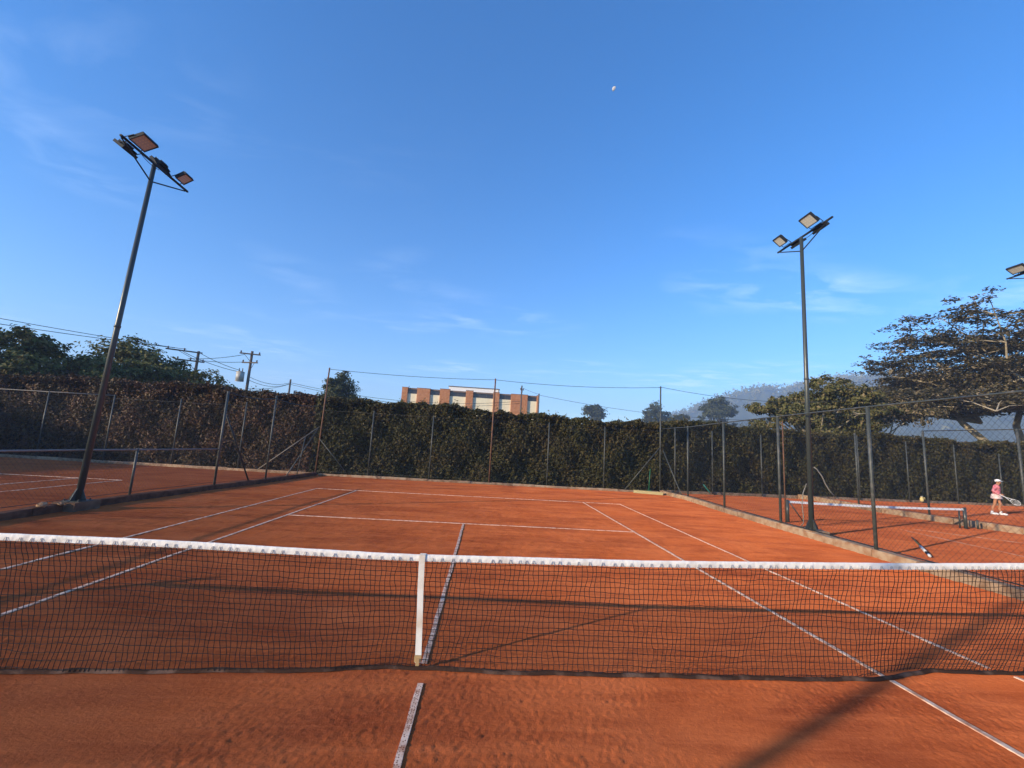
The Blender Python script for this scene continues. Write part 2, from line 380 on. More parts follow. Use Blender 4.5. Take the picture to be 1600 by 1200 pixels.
# near tape with its rows of nail holes
tapemat = MT['tape'].copy(); tapemat.name = 'nailed_tape'
t = tapemat.node_tree
bsdf = t.nodes['Principled BSDF']; src = bsdf.inputs['Base Color'].links[0].from_socket
vo = t.nodes.new('ShaderNodeTexVoronoi'); vo.inputs['Scale'].default_value = 62; vo.inputs['Randomness'].default_value = 0.45
gm = t.nodes.new('ShaderNodeNewGeometry'); t.links.new(gm.outputs['Position'], vo.inputs['Vector'])
mr = t.nodes.new('ShaderNodeMapRange'); mr.inputs[1].default_value = 0.30; mr.inputs[2].default_value = 0.40; mr.inputs[3].default_value = 0.9; mr.inputs[4].default_value = 0
t.links.new(vo.outputs['Distance'], mr.inputs[0])
mx = t.nodes.new('ShaderNodeMixRGB'); mx.inputs['Color2'].default_value = (0.20, 0.06, 0.03, 1)
t.links.new(mr.outputs[0], mx.inputs['Fac']); t.links.new(src, mx.inputs['Color1']); t.links.new(mx.outputs[0], bsdf.inputs['Base Color'])

line('baseline', (-5.53, 11.93), (5.53, 11.87), 0.055, 'far baseline of the middle court')
line('service_line', (-4.09, 6.46), (4.115, 6.40), 0.05, 'service line across the middle court')
line('centre_line', (0, 6.375), (0, -0.20), 0.05, 'centre service line beyond the net')
line('centre_line', (0.01, -0.50), (0.0, -6.4), 0.05, 'centre service line on the near side of the net')
line('singles_sideline', (-4.10, 11.90), (-4.115, -6), 0.045, 'left singles sideline of the middle court')
line('singles_sideline', (4.115, 11.84), (4.135, -0.17), 0.045, 'right singles sideline beyond the net')
line('singles_sideline', (4.14, -0.24), (4.19, -6), 0.05, 'right singles sideline on the near side')
line('doubles_sideline', (-5.5, 11.90), (-5.5, -6), 0.045, 'left doubles sideline of the middle court')
line('doubles_sideline', (5.49, 11.84), (5.42, 0.05), 0.04, 'right doubles sideline beyond the net')
line('doubles_sideline', (5.50, -0.1), (5.52, -0.42), 0.04, 'short scrap of right doubles sideline on the near side')
line('baseline', (-26.0, 11.55), (-11.75, 11.42), 0.05, 'far baseline of the court beyond the low fence')
line('singles_sideline', (-13.15, 11.38), (-13.12, -11), 0.05, 'singles sideline of the court beyond the low fence')
line('doubles_sideline', (-11.78, 11.38), (-11.74, -11), 0.05, 'doubles sideline of the court beyond the low fence')
line('service_line', (14.2, 9.25), (17.2, 6.05), 0.04, 'white line beyond the small net', m=MT['dusty'])
line('singles_sideline', (13.55, 9.0), (13.22, 5.6), 0.04, 'white line in front of the small net', m=MT['dusty'])
line('baseline', (21.0, 14.6), (36.0, 16.9), 0.05, 'white line where the player walks', m=MT['dusty'])

# ------------------------------------------------------------------ kerbs
def kerb(label, path, w, h, m, m2=None, block=1.02, z0=-0.04):
    root = bpy.data.objects.new('kerb', None); COL.objects.link(root); struct(root, label)
    pts = [Vector((a, b, 0)) for a, b in path]
    for a, b in zip(pts[:-1], pts[1:]):
        L = (b - a).length; n = max(1, round(L / block)); d = (b - a) / L; s = Vector((-d.y, d.x, 0))
        for i in range(n):
            p = a + d * (L * i / n + 0.004); q = a + d * (L * (i + 1) / n - 0.004)
            hh = h + random.uniform(-0.012, 0.012); off = random.uniform(-0.008, 0.008); ww = w / 2
            prof = [(-ww, z0), (-ww - 0.004, hh * 0.5), (-ww + 0.004, hh - 0.018), (-ww + 0.02, hh), (ww - 0.02, hh), (ww - 0.004, hh - 0.018), (ww + 0.004, hh * 0.5), (ww, z0)]
            vs = []; k = len(prof); ns = 4
            for j in range(ns + 1):
                c = p.lerp(q, j / ns)
                for (x, z) in prof:
                    vs.append(c + s * (x + off + random.uniform(-.005, .005)) + Vector((0, 0, z + (random.uniform(-.005, .005) if z > 0 else 0))))
            fs = [(j * k + e, j * k + e + 1, (j + 1) * k + e + 1, (j + 1) * k + e) for j in range(ns) for e in range(k - 1)]
            fs += [tuple(range(k)), tuple(reversed(range(ns * k, ns * k + k)))]
            mm = m2 if (m2 and random.random() < 0.3) else m
            MB().add(vs, fs).build('kerb_block', mm, root)
    return root
K1 = [(-8.5, -12), (-8.45, 0), (-8.42, 6), (-8.14, 10.3), (-7.83, 12.9), (-7.58, 17.05)]
K4 = [(9.24, 17.05), (9.42, 14.7), (9.12, 11.2), (8.95, 8), (8.84, 4.85), (8.82, 2.0), (8.8, -12)]
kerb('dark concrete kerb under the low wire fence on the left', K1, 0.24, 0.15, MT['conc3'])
kerb('concrete kerb along the foot of the far hedge', [(-7.44, 17.22), (9.1, 17.2)], 0.18, 0.10, MT['conc'], MT['conc2'])
kerb('concrete kerb along the hedge of the left court', [(-30, 18.55), (-7.75, 17.25)], 0.18, 0.12, MT['conc'], MT['conc2'])
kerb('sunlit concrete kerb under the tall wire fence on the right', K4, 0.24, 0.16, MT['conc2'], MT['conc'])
kerb('concrete kerb along the hedge behind the small net', [(9.55, 17.70), (17.55, 18.95)], 0.18, 0.13, MT['conc'], MT['conc2'])
kerb('concrete kerb along the hedge behind the player', [(18.05, 19.03), (38, 22.2)], 0.18, 0.13, MT['conc'], MT['conc2'])
KD = [(17.72, 18.9), (17.45, 13.6), (17.7, 11.0), (18.15, 9.3), (18.3, 6), (18.4, -12)]
kerb('pale concrete kerb between the small net and the player', KD, 0.24, 0.21, MT['conc2'], MT['conc'])

def along(path, y):
    for (a, b), (c, d) in zip(path[:-1], path[1:]):
        if min(b, d) <= y <= max(b, d): return a + (c - a) * (y - b) / (d - b)
    return path[-1][0]

# ------------------------------------------------------------------ fences
def chain(name, path, z0, z1, parent, cell=0.10, r=0.0017, m=None):
    """chain link: two families of slanting wires over a polyline of (x, y)"""
    pts = [Vector((a, b, 0)) for a, b in path]
    cum = [0]
    for a, b in zip(pts[:-1], pts[1:]): cum.append(cum[-1] + (b - a).length)
    T = cum[-1]
    def P(s, z, off):
        s = min(max(s, 0), T)
        i = max(k for k in range(len(pts) - 1) if cum[k] <= s + 1e-9)
        d = (pts[i + 1] - pts[i]).normalized(); p = pts[i] + d * (s - cum[i]); n = Vector((-d.y, d.x, 0))
        w = 0.02 * math.sin(s * 1.7 + z * 1.3) + 0.008 * math.sin(s * 5.1 + z * 4)
        return p + n * (off + w) + Vector((0, 0, z))
    V = []; Q = []
    h = z1 - z0; run = h * 0.9
    for sgn in (1, -1):
        s = -run
        while s < T + run:
            a, b = (s, s + run) if sgn > 0 else (s + run, s)
            # clip to the panel
            t0, t1 = 0.0, 1.0
            da = b - a
            for lim, lower in ((0, True), (T, False)):
                tt = (lim - a) / da
                if (da > 0) == lower: t0 = max(t0, tt)
                else: t1 = min(t1, tt)
            if t1 - t0 > 0.01:
                nseg = max(1, int((t1 - t0) * h / 0.7))
                prev = None
                for i in range(nseg + 1):
                    u = t0 + (t1 - t0) * i / nseg
                    c = P(a + da * u, z0 + h * u, 0.003 * sgn)
                    base = len(V)
                    for k in range(3):
                        an = 2.094 * k
                        e = Vector((math.cos(an) * r, math.sin(an) * r, 0)); V.append(c + e)
                    if prev is not None:
                        for k in range(3): Q.append((prev + k, prev + (k + 1) % 3, base + (k + 1) % 3, base + k))
                    prev = base
            s += cell
    return stuff(npmesh(name, np.array([tuple(v) for v in V]), np.array(Q), m or MT['wire'], parent))

def post(x, y, z0, z1, parent, r=0.03, m=None, lean=(0, 0)):
    m = m or MT['post']
    p = MB().tube([(x, y, z0), (x + lean[0], y + lean[1], z1)], r, 10)
    p.ell((x + lean[0], y + lean[1], z1), (r * 1.12, r * 1.12, r * 0.6), 10, 4)
    return p.build('post', m, parent, True)
def tubepart(name, pts, r, m, parent, n=8): return MB().tube(pts, r, n).build(name, m, parent, True)
def sag(a, b, s, n=12):
    a, b = Vector(a), Vector(b)
    return [a.lerp(b, i / n) - Vector((0, 0, s * 4 * (i / n) * (1 - i / n))) for i in range(n + 1)]

# left divider: low section, then a tall one
f = thing('wire_fence', 'wire fence on the dark left kerb, low near the pole, tall towards the hedge', 'fence', (-8.4, 6, 0))
f.location = (0, 0, 0)
LOWY = [7.32, 4.2, 1.1, -2.0, -5.1, -8.2]
for y in LOWY: post(along(K1, y), y, 0.1, 1.28, f, 0.028)
post(-8.1, 10.3, 0.1, 3.12, f, 0.036); post(-7.8, 12.9, 0.1, 3.30, f, 0.032)
post(-7.62, 15.2, 0.1, 1.75, f, 0.02, lean=(0.02, 0.35))
lowp = [(along(K1, y), y) for y in (-8.2, 0, 6, 10.3)]
tubepart('rail', [(a, b, 1.26) for a, b in lowp], 0.02, MT['rail'], f)
tubepart('tension_wire', [(a, b, 0.22) for a, b in lowp], 0.006, MT['wire'], f, 5)
tallp = [(-8.1, 10.3), (-7.8, 12.9), (-7.6, 17.1)]
tubepart('rail', sag((-8.1, 10.3, 3.1), (-7.8, 12.9, 3.2), 0.1) + sag((-7.8, 12.9, 3.2), (-7.62, 17.0, 3.3), 0.12)[1:], 0.016, MT['wire'], f)
tubepart('tension_wire', [(a, b, 0.2) for a, b in tallp], 0.006, MT['wire'], f, 5)
chain('chain_link', lowp, 0.18, 1.25, f, 0.10)
chain('chain_link', tallp, 0.18, 3.15, f, 0.10)
tubepart('brace', [(-8.07, 10.36, 2.35), (-7.93, 12.0, 0.12)], 0.026, MT['wire'], f)
tubepart('brace', [(-7.6, 16.9, 2.2), (-7.72, 14.4, 0.12)], 0.024, MT['post'], f)

# far fence in front of the hedge
f = thing('wire_fence', 'wire fence along the far hedge with three tall posts carrying a rope', 'fence')
FY = 17.2
post(-7.6, FY, 0.05, 5.2, f, 0.036, MT['postrust'], lean=(0.08, 0)); post(0.69, FY, 0.05, 5.21, f, 0.036, MT['postrust']); post(9.2, FY, 0.05, 5.37, f, 0.036)
for x, zt in ((-5.14, 3.22), (-2.23, 3.16), (3.52, 3.16), (6.35, 3.12)): post(x, FY, 0.05, zt, f, 0.03)
tubepart('brace', [(-7.6, FY - .03, 1.75), (-6.05, FY - .05, 0.1)], 0.02, MT['post'], f)
tubepart('brace', [(9.15, FY - .03, 2.24), (7.38, FY - .05, 0.08)], 0.024, MT['post'], f)
tubepart('top_rope', sag((-7.52, FY, 5.15), (0.69, FY, 5.16), 0.10, 16) + sag((0.69, FY, 5.16), (9.2, FY, 5.33), 0.15, 16)[1:], 0.011, MT['wire'], f, 5)
for z in (3.1, 0.2): tubepart('tension_wire', [(-7.6, FY, z), (9.2, FY, z)], 0.006, MT['wire'], f, 5)
chain('chain_link', [(-7.6, FY), (9.2, FY)], 0.12, 3.1, f, 0.10, 0.0015)

# left court back fence
f = thing('wire_fence', 'wire fence along the hedge of the left court with a pale top rail', 'fence')
lb = [(-27.6, 18.35), (-24.4, 18.17), (-21.0, 17.98), (-17.78, 17.79), (-14.52, 17.6), (-11.32, 17.41)]
for x, y in lb: post(x, y, 0.05, 3.26, f, 0.034)
tubepart('rail', [(x, y, 3.24) for x, y in lb[:4]], 0.02, MT['rail'], f)
tubepart('brace', [(-7.7, 17.3, 2.3), (-10.35, 17.32, 0.1)], 0.026, MT['rail'], f)
tubepart('tension_wire', [(x, y, 3.1) for x, y in lb[3:]] + [(-7.7, 17.25, 3.1)], 0.006, MT['wire'], f, 5)
chain('chain_link', lb + [(-7.7, 17.25)], 0.14, 3.15, f, 0.11, 0.0014)

# right divider
f = thing('wire_fence', 'tall wire fence on the sunlit kerb between the middle court and the small net', 'fence')
RP = [(9.42, 14.68, 3.24), (9.12, 11.23, 3.22), (8.93, 7.98, 3.2), (8.82, 4.85, 3.2), (8.82, 1.7, 3.2), (8.8, -1.4, 3.2), (8.8, -4.5, 3.2)]
for x, y, z in RP: post(x, y, 0.1, z, f, 0.036)
post(8.99, 7.86, 0.1, 3.05, f, 0.018, MT['postrust'])
rp = [(9.24, 17.05)] + [(x, y) for x, y, z in RP]
tubepart('rail', [(a, b, 3.2) for a, b in rp], 0.019, MT['post'], f)
tubepart('tension_wire', [(a, b, 0.2) for a, b in rp], 0.012, MT['wire'], f, 5)
tubepart('brace', [(9.27, 17.0, 2.1), (9.36, 15.2, 0.18)], 0.026, MT['post'], f)
chain('chain_link', rp, 0.18, 3.18, f, 0.105, 0.0021)

# back fence of the small court and the player's court
f = thing('wire_fence', 'wire fence along the hedge behind the small net and the player', 'fence')
rb = [(10.15, 17.62, 3.3), (12.3, 17.95, 3.29), (15.28, 18.43, 3.28), (18.5, 18.95, 3.4), (21.7, 19.46, 3.62), (25.23, 20.02, 3.52), (28.92, 20.61, 3.52), (32.56, 21.19, 3.18), (36, 21.74, 3.2)]
for x, y, z in rb: post(x, y, 0.05, z, f, 0.034)
tubepart('tension_wire', [(x, y, z - 0.05) for x, y, z in rb], 0.008, MT['wire'], f, 5)
chain('chain_link', [(x, y) for x, y, z in rb], 0.12, 3.2, f, 0.11, 0.0015)

# divider between the small court and the player's court
f = thing('wire_fence', 'wire fence on the pale kerb between the small net and the player', 'fence')
dp = [(17.5, 14.9, 3.4), (17.6, 11.85, 3.42), (18.18, 9.25, 3.42), (18.3, 6.0, 3.4), (18.33, 3.0, 3.4)]
for x, y, z in dp: post(x, y, 0.15, z, f, 0.036)
tubepart('rail', [(x, y, z) for x, y, z in dp[1:]], 0.018, MT['post'], f)
tubepart('tension_wire', [(x, y, 0.24) for x, y, z in dp], 0.008, MT['wire'], f, 5)
chain('chain_link', [(17.6, 18.6)] + [(x, y) for x, y, z in dp], 0.24, 3.38, f, 0.105, 0.0018)

# bird-net rope running on to the right behind the light pole
ro = MB().tube(sag((9.2, 17.2, 5.35), (21.0, 19.3, 5.6), 0.35, 18), 0.011, 5).build('rope', MT['wire'])
tag(ro, 'thin dark rope running right from the tall corner post over the hedge', 'rope')

# ------------------------------------------------------------------ floodlight poles
def floodlight(parent, c, side, tilt, w=0.46, h=0.36, yawz=0.0):
    rot = Matrix.Rotation(yawz, 3, 'Z') @ Matrix.Rotation(R(tilt) * 1, 3, 'Y')
    if side < 0: rot = Matrix.Rotation(math.pi, 3, 'Z') @ rot
    c = Vector(c)
    b = MB()
    b.box(c, (0.055, w, h), rot)
    for k in range(7):                                         # cooling fins on the back
        b.box(c + rot @ Vector((-0.055, -w * 0.36 + k * w * 0.12, 0)), (0.055, 0.012, h * 0.78), rot)
    b.box(c + rot @ Vector((-0.075, 0, 0)), (0.10, w * 0.42, h * 0.32), rot)
    fr = 0.022
    for dy, dz, sy, sz in ((0, h / 2 - fr / 2, w, fr), (0, -h / 2 + fr / 2, w, fr), (w / 2 - fr / 2, 0, fr, h - 2 * fr), (-w / 2 + fr / 2, 0, fr, h - 2 * fr)):
        b.box(c + rot @ Vector((0.036, dy, dz)), (0.016, sy, sz), rot)
    o = b.build('floodlight', MT['lamp'], parent)
    MB().box(c + rot @ Vector((0.0305, 0, 0)), (0.005, w - 2 * fr, h - 2 * fr), rot).build('lens', MT['lens'], o)
    d = MB()
    for iy in range(5):
        for iz in range(4): d.box(c + rot @ Vector((0.0335, -w * 0.34 + iy * w * 0.17, -h * 0.3 + iz * h * 0.2)), (0.002, w * 0.085, h * 0.085), rot)
    stuff(d.build('diode_grid', MT['led'], o))
    return o
def light_pole(label, base, H, arms, lean=(0, 0), side=1, armz=0.0, foot=True, lamps=()):
    x, y = base
    fmat = MT['footing'] if x < 0 else MT['conc2']  # left footings take the colour with shade painted in, right ones the pale sunlit concrete
    t = thing('floodlight_pole', label, 'light pole', (x, y, 0), 'floodlight poles round the courts')
    z0 = 0.17
    def ax(z): return Vector((lean[0] * z / H, lean[1] * z / H, z))
    def ax(z): return Vector((lean[0] * z / H, lean[1] * z / H, z))
    MB().box((0, 0, 0.085), (0.46, 0.62, 0.19)).build('footing', fmat, t)
    MB().tube([ax(H * 0.497), ax(H * 0.503)], 0.064, 16).build('collar', MT['pole'], t, True)
    bp = MB().box((0, 0, 0.1875), (0.36, 0.36, 0.015))
    for sx, sy in ((1, 0), (-1, 0), (0, 1), (0, -1)):
        pts = [(0.05, 0.195), (0.175, 0.195), (0.175, 0.225), (0.055, 0.46), (0.05, 0.46)]
        vs = []
        for sgn in (-0.006, 0.006):
            for a, b in pts: vs.append((a * sx + sgn * sy, a * sy + sgn * sx, b))
        k = len(pts)
        bp.add(vs, [tuple(range(k)), tuple(reversed(range(k, 2 * k)))] + [(i, (i + 1) % k, k + (i + 1) % k, k + i) for i in range(k)])
    for sx in (-1, 1):
        for sy in (-1, 1): bp.tube([(sx * .14, sy * .14, 0.19), (sx * .14, sy * .14, 0.235)], 0.014, 6)
    bp.build('base_plate', MT['pole'], t)
    MB().tube([ax(0.19), ax(H * 0.5), ax(H)], [0.064, 0.055, 0.046], 16).build('pole', MT['pole'], t, True)
    top = ax(H)
    y0, y1 = arms
    MB().box(top + Vector((0.03, (y0 + y1) / 2, 0.01)), (0.045, y1 - y0, 0.04)).build('crossarm', MT['lamp'], t)
    for ye in (y0 + 0.06, y1 - 0.06):
        MB().tube([ax(H - 0.42) + Vector((0, math.copysign(0.04, ye), 0)), top + Vector((0.0, ye, -0.01))], 0.017, 6).build('arm_brace', MT['lamp'], t)
    for (dx_, dy_, dz_, sd_, tl, w, h) in lamps:
        c = top + Vector((dx_, dy_, dz_))
        fl = floodlight(t, c, sd_, tl, w, h)
        e = w / 2 + 0.012; q_ = Vector((-0.03 * sd_, 0, 0)); a_ = top + Vector((0.02 * sd_, dy_, 0.03))
        MB().tube([c + q_ + Vector((0, -e, 0)), a_ + Vector((0, -e, 0)), a_ + Vector((0, e, 0)), c + q_ + Vector((0, e, 0))], 0.011, 5).build('bracket', MT['lamp'], t)
    cb = sag(top + Vector((0.05, y0 * 0.5, -0.02)), top + Vector((0.05, 0.1, -0.06)), 0.05, 6)
    tubepart('cable', cb, 0.008, MT['wire'], t, 5)
    return t
LAMP_L = [(0.26, -0.70, 0.11, 1, 62, 0.44, 0.34), (-0.20, -0.58, -0.02, -1, 55, 0.40, 0.28), (-0.20, 0.42, 0.25, -1, 40, 0.46, 0.28), (0.24, 0.66, 0.12, 1, 56, 0.30, 0.28)]
light_pole('light pole at the low left fence with brownish lamp faces against the sky', (-8.30, 5.9), 8.15, (-1.02, 1.13), (0.22, 0.02), 1, lamps=LAMP_L)
LAMP_R = [(-0.24, -0.62, 0.16, -1, 50, 0.42, 0.33), (0.18, -0.50, 0.02, 1, 52, 0.36, 0.26), (0.18, 0.36, 0.0, 1, 52, 0.36, 0.26), (-0.24, 0.55, 0.14, -1, 50, 0.31, 0.30)]
light_pole('light pole on the sunlit right kerb with two pale lamp faces turned to the court', (9.07, 6.99), 8.36, (-1.10, 1.05), (0.06, 0.0), -1, lamps=LAMP_R)
light_pole('light pole cut off at the right edge of the view, only its arm showing', (18.35, 7.95), 8.72, (-1.1, 1.25), lamps=[(-0.2, -0.6, 0.16, -1, 32, 0.42, 0.32), (0.2, 0.72, 0.2, 1, 32, 0.42, 0.32), (-0.2, 0.75, 0.16, -1, 56, 0.46, 0.30)])
# the pole of the same row behind the viewer, whose long shadow crosses the near court
light_pole('light pole behind the viewer that throws the long shadow on the near court', (-8.55, -7.25), 8.3, (-1.1, 1.1), lamps=LAMP_L)

# ------------------------------------------------------------------ the net
net = thing('tennis_net', 'long black tennis net with white top band stretched across the middle court', 'tennis net', (0, -0.1, 0))
net.location = (0, 0, 0)
TX = np.array([-6.4, -3.7, -2.65, -1.95, -1.56, -1.0, -0.45, -0.1, 0.7, 1.89, 3.12, 4.39, 5.71, 6.5])
TZ = np.array([0.93, 0.888, 0.893, 0.887, 0.880, 0.872, 0.865, 0.866, 0.880, 0.898, 0.936, 0.977, 1.032, 1.06])
BX = np.array([-6.4, -3.07, -2.2, -1.29, -0.81, -0.32, 0.0, 0.74, 1.84, 2.97, 4.0, 4.42, 4.73, 5.66, 6.5])
BY = np.array([-0.45, -0.51, -0.46, -0.39, -0.36, -0.27, -0.28, -0.31, -0.29, -0.28, -0.24, -0.12, -0.05, -0.05, -0.1])
def net_pt(x, v):
    """v = 0 at the band's lower edge, 1 at the ground"""
    zt = np.interp(x, TX, TZ) - 0.05
    yb = np.interp(x, BX, BY)
    bulge = 0.03 * np.sin(np.pi * v) * np.sin(x * 1.9 + 1.0)
    y = -0.1 + (yb + 0.1) * v ** 1.7 + bulge + 0.012 * np.sin(x * 5 + v * 6) * v * (1 - v) * 4
    z = zt * (1 - v) + 0.018 * v
    xx = x + 0.02 * np.sin(v * 4 + x * 2.3) * v + 0.006 * np.sin(x * 17 + v * 21) - np.where(x < 0, 0.13, 0.05) * x * v ** 1.3
    return np.stack([xx, y, z], -1)
def cords(rows, r):
    """rows: (k, n, 3) polylines -> thin three-sided tubes"""
    k, n, _ = rows.shape
    d = np.gradient(rows, axis=1); d /= np.linalg.norm(d, axis=2, keepdims=True)
    ref = np.where(np.abs(d[..., 2:3]) > 0.6, np.array([1.0, 0, 0]), np.array([0, 0, 1.0]))
    u = np.cross(d, ref); u /= np.linalg.norm(u, axis=2, keepdims=True); w = np.cross(d, u)
    ring = np.stack([rows + r * (math.cos(a) * u + math.sin(a) * w) for a in (0, 2.094, 4.189)], 2)   # k,n,3,3
    V = ring.reshape(-1, 3)
    i = np.arange(k * n * 3).reshape(k, n, 3)
    j = np.roll(i, -1, 2)
    Q = np.stack([i[:, :-1], j[:, :-1], j[:, 1:], i[:, 1:]], -1).reshape(-1, 4)
    return V, Q
NV, NH = 290, 20
xs = np.linspace(-6.35, 6.45, NV)
vv = np.linspace(0, 1, 25)
jit = rng.normal(0, 0.0035, (NV, 25)); jit[:, 1:-1] = (jit[:, 1:-1] + jit[:, :-2] + jit[:, 2:]) / 1.6
rowsV = net_pt(xs[:, None] + jit, np.broadcast_to(vv[None, :], (NV, 25)))
vh = np.linspace(0.03, 0.985, NH)
xh = np.linspace(-6.35, 6.45, 420)
jv = rng.normal(0, 0.0035, (NH, 420)); jv[:, 2:-2] = (jv[:, 2:-2] + jv[:, 1:-3] + jv[:, 3:-1] + jv[:, :-4] + jv[:, 4:]) / 2.4
rowsH = net_pt(np.broadcast_to(xh[None, :], (NH, 420)), np.clip(vh[:, None] + jv + 0.008 * np.sin(xh * 3.1)[None, :] * np.sin(vh * 3)[:, None], 0.0, 1))
V1, Q1 = cords(rowsV, 0.0030); V2, Q2 = cords(rowsH, 0.0030)
stuff(npmesh('mesh_cords', np.concatenate([V1, V2]), np.concatenate([Q1, Q2 + len(V1)]), MT['cord'], net))
# the white band, folded over the cable, puckered along its stitching
nb = 760
xb = np.linspace(-6.35, 6.45, nb); zt = np.interp(xb, TX, TZ)
prof = [(-0.010, -0.056), (-0.013, -0.042), (-0.0125, -0.028), (-0.011, -0.012), (-0.006, -0.002), (0.0, 0.001), (0.006, -0.002), (0.011, -0.012), (0.013, -0.035), (0.010, -0.056)]
pk = np.interp(np.arange(nb), np.arange(0, nb, 2), rng.normal(0, 1, len(np.arange(0, nb, 2))))
VB = []
for k, (py, pz) in enumerate(prof):
    amp = 0.0030 * (abs(pz) > 0.008)
    n_ = rng.normal(0, 1, nb); n_ = sum(np.roll(n_, q_) for q_ in range(-3, 4)) / 3.2
    VB.append(np.stack([xb, -0.1 + py + amp * np.sign(py) * (0.6 * n_ + 0.15 * pk + 0.7 * np.maximum(0, np.sin(xb * 64 + 3 * np.sin(xb * 3.7))) ** 6), zt + pz + 0.0008 * n_], -1))
VB = np.stack(VB, 1)
i = np.arange(nb * len(prof)).reshape(nb, len(prof))
QB = np.stack([i[:-1, :-1], i[1:, :-1], i[1:, 1:], i[:-1, 1:]], -1).reshape(-1, 4)
npmesh('headband', VB.reshape(-1, 3), QB, MT['band'], net, smooth=True)
st = MB()                                                                  # lacing that pierces the band
xx = -6.3
while xx < 6.4:
    z = float(np.interp(xx, TX, TZ))
    for dxx, a in ((0, 0.012), (0.02, -0.012)):
        st.tube([(xx + dxx - a, -0.117, z - 0.058), (xx + dxx, -0.1185, z - 0.043), (xx + dxx + a * .4, -0.117, z - 0.024)], 0.0026, 4)
    xx += random.uniform(0.055, 0.12)
stuff(st.build('lacing', MT['stitch'], net))
ft = []                                                                    # dark tape on the ground
for x in np.linspace(-6.35, 6.45, 260):
    y = float(np.interp(x, BX, BY)); ft.append((x, y))
fb = MB(); vs = []; fs = []
for k, (x, y) in enumerate(ft):
    a = 0.006 * math.sin(x * 7) + 0.004 * math.sin(x * 19)
    vs += [(x, y - 0.030 + a, 0.008), (x, y - 0.022 + a, 0.020), (x, y - 0.004 + a, 0.030 + a * .6), (x, y + 0.016 + a, 0.022), (x, y + 0.022 + a, 0.008)]
for k in range(len(ft) - 1):
    for e in range(4): fs.append((k * 5 + e, k * 5 + 5 + e, k * 5 + 6 + e, k * 5 + 1 + e))
fb.add(vs, fs).build('foot_tape', MT['foot'], net, True)
# centre strap
sp = MB(); vs = []; fs = []
path = [(-0.085, -0.082, 0.80), (-0.09, -0.085, 0.868), (-0.095, -0.1, 0.874), (-0.10, -0.122, 0.866), (-0.10, -0.128, 0.80), (-0.09, -0.150, 0.6), (-0.07, -0.19, 0.35), (-0.055, -0.235, 0.15), (-0.045, -0.27, 0.045)]
for k, (x, y, z) in enumerate(path): vs += [(x - 0.026, y, z), (x + 0.026, y, z), (x + 0.026, y + 0.004, z + 0.0015), (x - 0.026, y + 0.004, z + 0.0015)]
for k in range(len(path) - 1):
    for e in range(4): fs.append((k * 4 + e, k * 4 + (e + 1) % 4, k * 4 + 4 + (e + 1) % 4, k * 4 + 4 + e))
so = sp.add(vs, fs).build('centre_strap', MT['strap'], net)
MB().box((-0.05, -0.265, 0.075), (0.058, 0.012, 0.05)).box((-0.05, -0.271, 0.045), (0.03, 0.014, 0.07)).build('buckle', MT['buckle'], so)
for x in (-6.4, 6.5):
    MB().tube([(x, -0.1, -0.02), (x, -0.1, 1.08)], 0.045, 14).ell((x, -0.1, 1.08), (0.047, 0.047, 0.02), 14, 4).build('net_post', MT['pole'], net, True)

# small net beyond the right fence
mn = thing('tennis_net', 'low small tennis net with white band beyond the right wire fence', 'tennis net')
A = Vector((10.16, 9.4, 0)); B = Vector((16.9, 10.0, 0)); D = B - A
nx_ = 150; u = np.linspace(0, 1, nx_)
def mp_(u_, z): return np.stack([A.x + D.x * u_, A.y + D.y * u_ + 0 * z, 0 * u_ + z], -1)
topz = 0.66 - 0.10 * 4 * u * (1 - u) * 0.35
v9 = np.linspace(0, 1, 6)
rv = np.stack([mp_(u, topz * (1 - k) + 0.04 * k) for k in v9], 1)
rh = np.stack([mp_(u, topz * (1 - k) + 0.04 * k) for k in np.linspace(0, 1, 14)], 0)
V1, Q1 = cords(rv, 0.0016); V2, Q2 = cords(rh, 0.0016)
stuff(npmesh('mesh_cords', np.concatenate([V1, V2]), np.concatenate([Q1, Q2 + len(V1)]), MT['cord'], mn))
bb = MB()
for k in range(nx_ - 1):
    a = A + D * float(u[k]); b = A + D * float(u[k + 1])
    za, zb = float(topz[k]), float(topz[k + 1])
    for s_ in (-1, 1): bb.add([(a.x, a.y + .012 * s_, za - .055), (b.x, b.y + .012 * s_, zb - .055), (b.x, b.y + .004 * s_, zb + .012), (a.x, a.y + .004 * s_, za + .012)], [(0, 1, 2, 3)])
bb.build('headband', MT['cloth_white'], mn)
for P_, s_ in ((A, 1), (B, -1)):
    MB().tube([P_ + Vector((0, 0, -.02)), P_ + Vector((0, 0, 0.70))], 0.05, 12).build('net_post', MT['pole'], mn, True)
tubepart('stay', [A + Vector((0.08, -.02, 0.6)), A + Vector((0.55, 0.03, 0.02))], 0.018, MT['pole'], mn)
tubepart('stay', [B + Vector((-0.2, 0, 0.62)), B + Vector((-0.22, 0, 0.0))], 0.022, MT['pole'], mn)
tubepart('stay', [B + Vector((0.45, .02, 0.30)), B + Vector((0.46, .02, 0.0))], 0.03, MT['post'], mn)

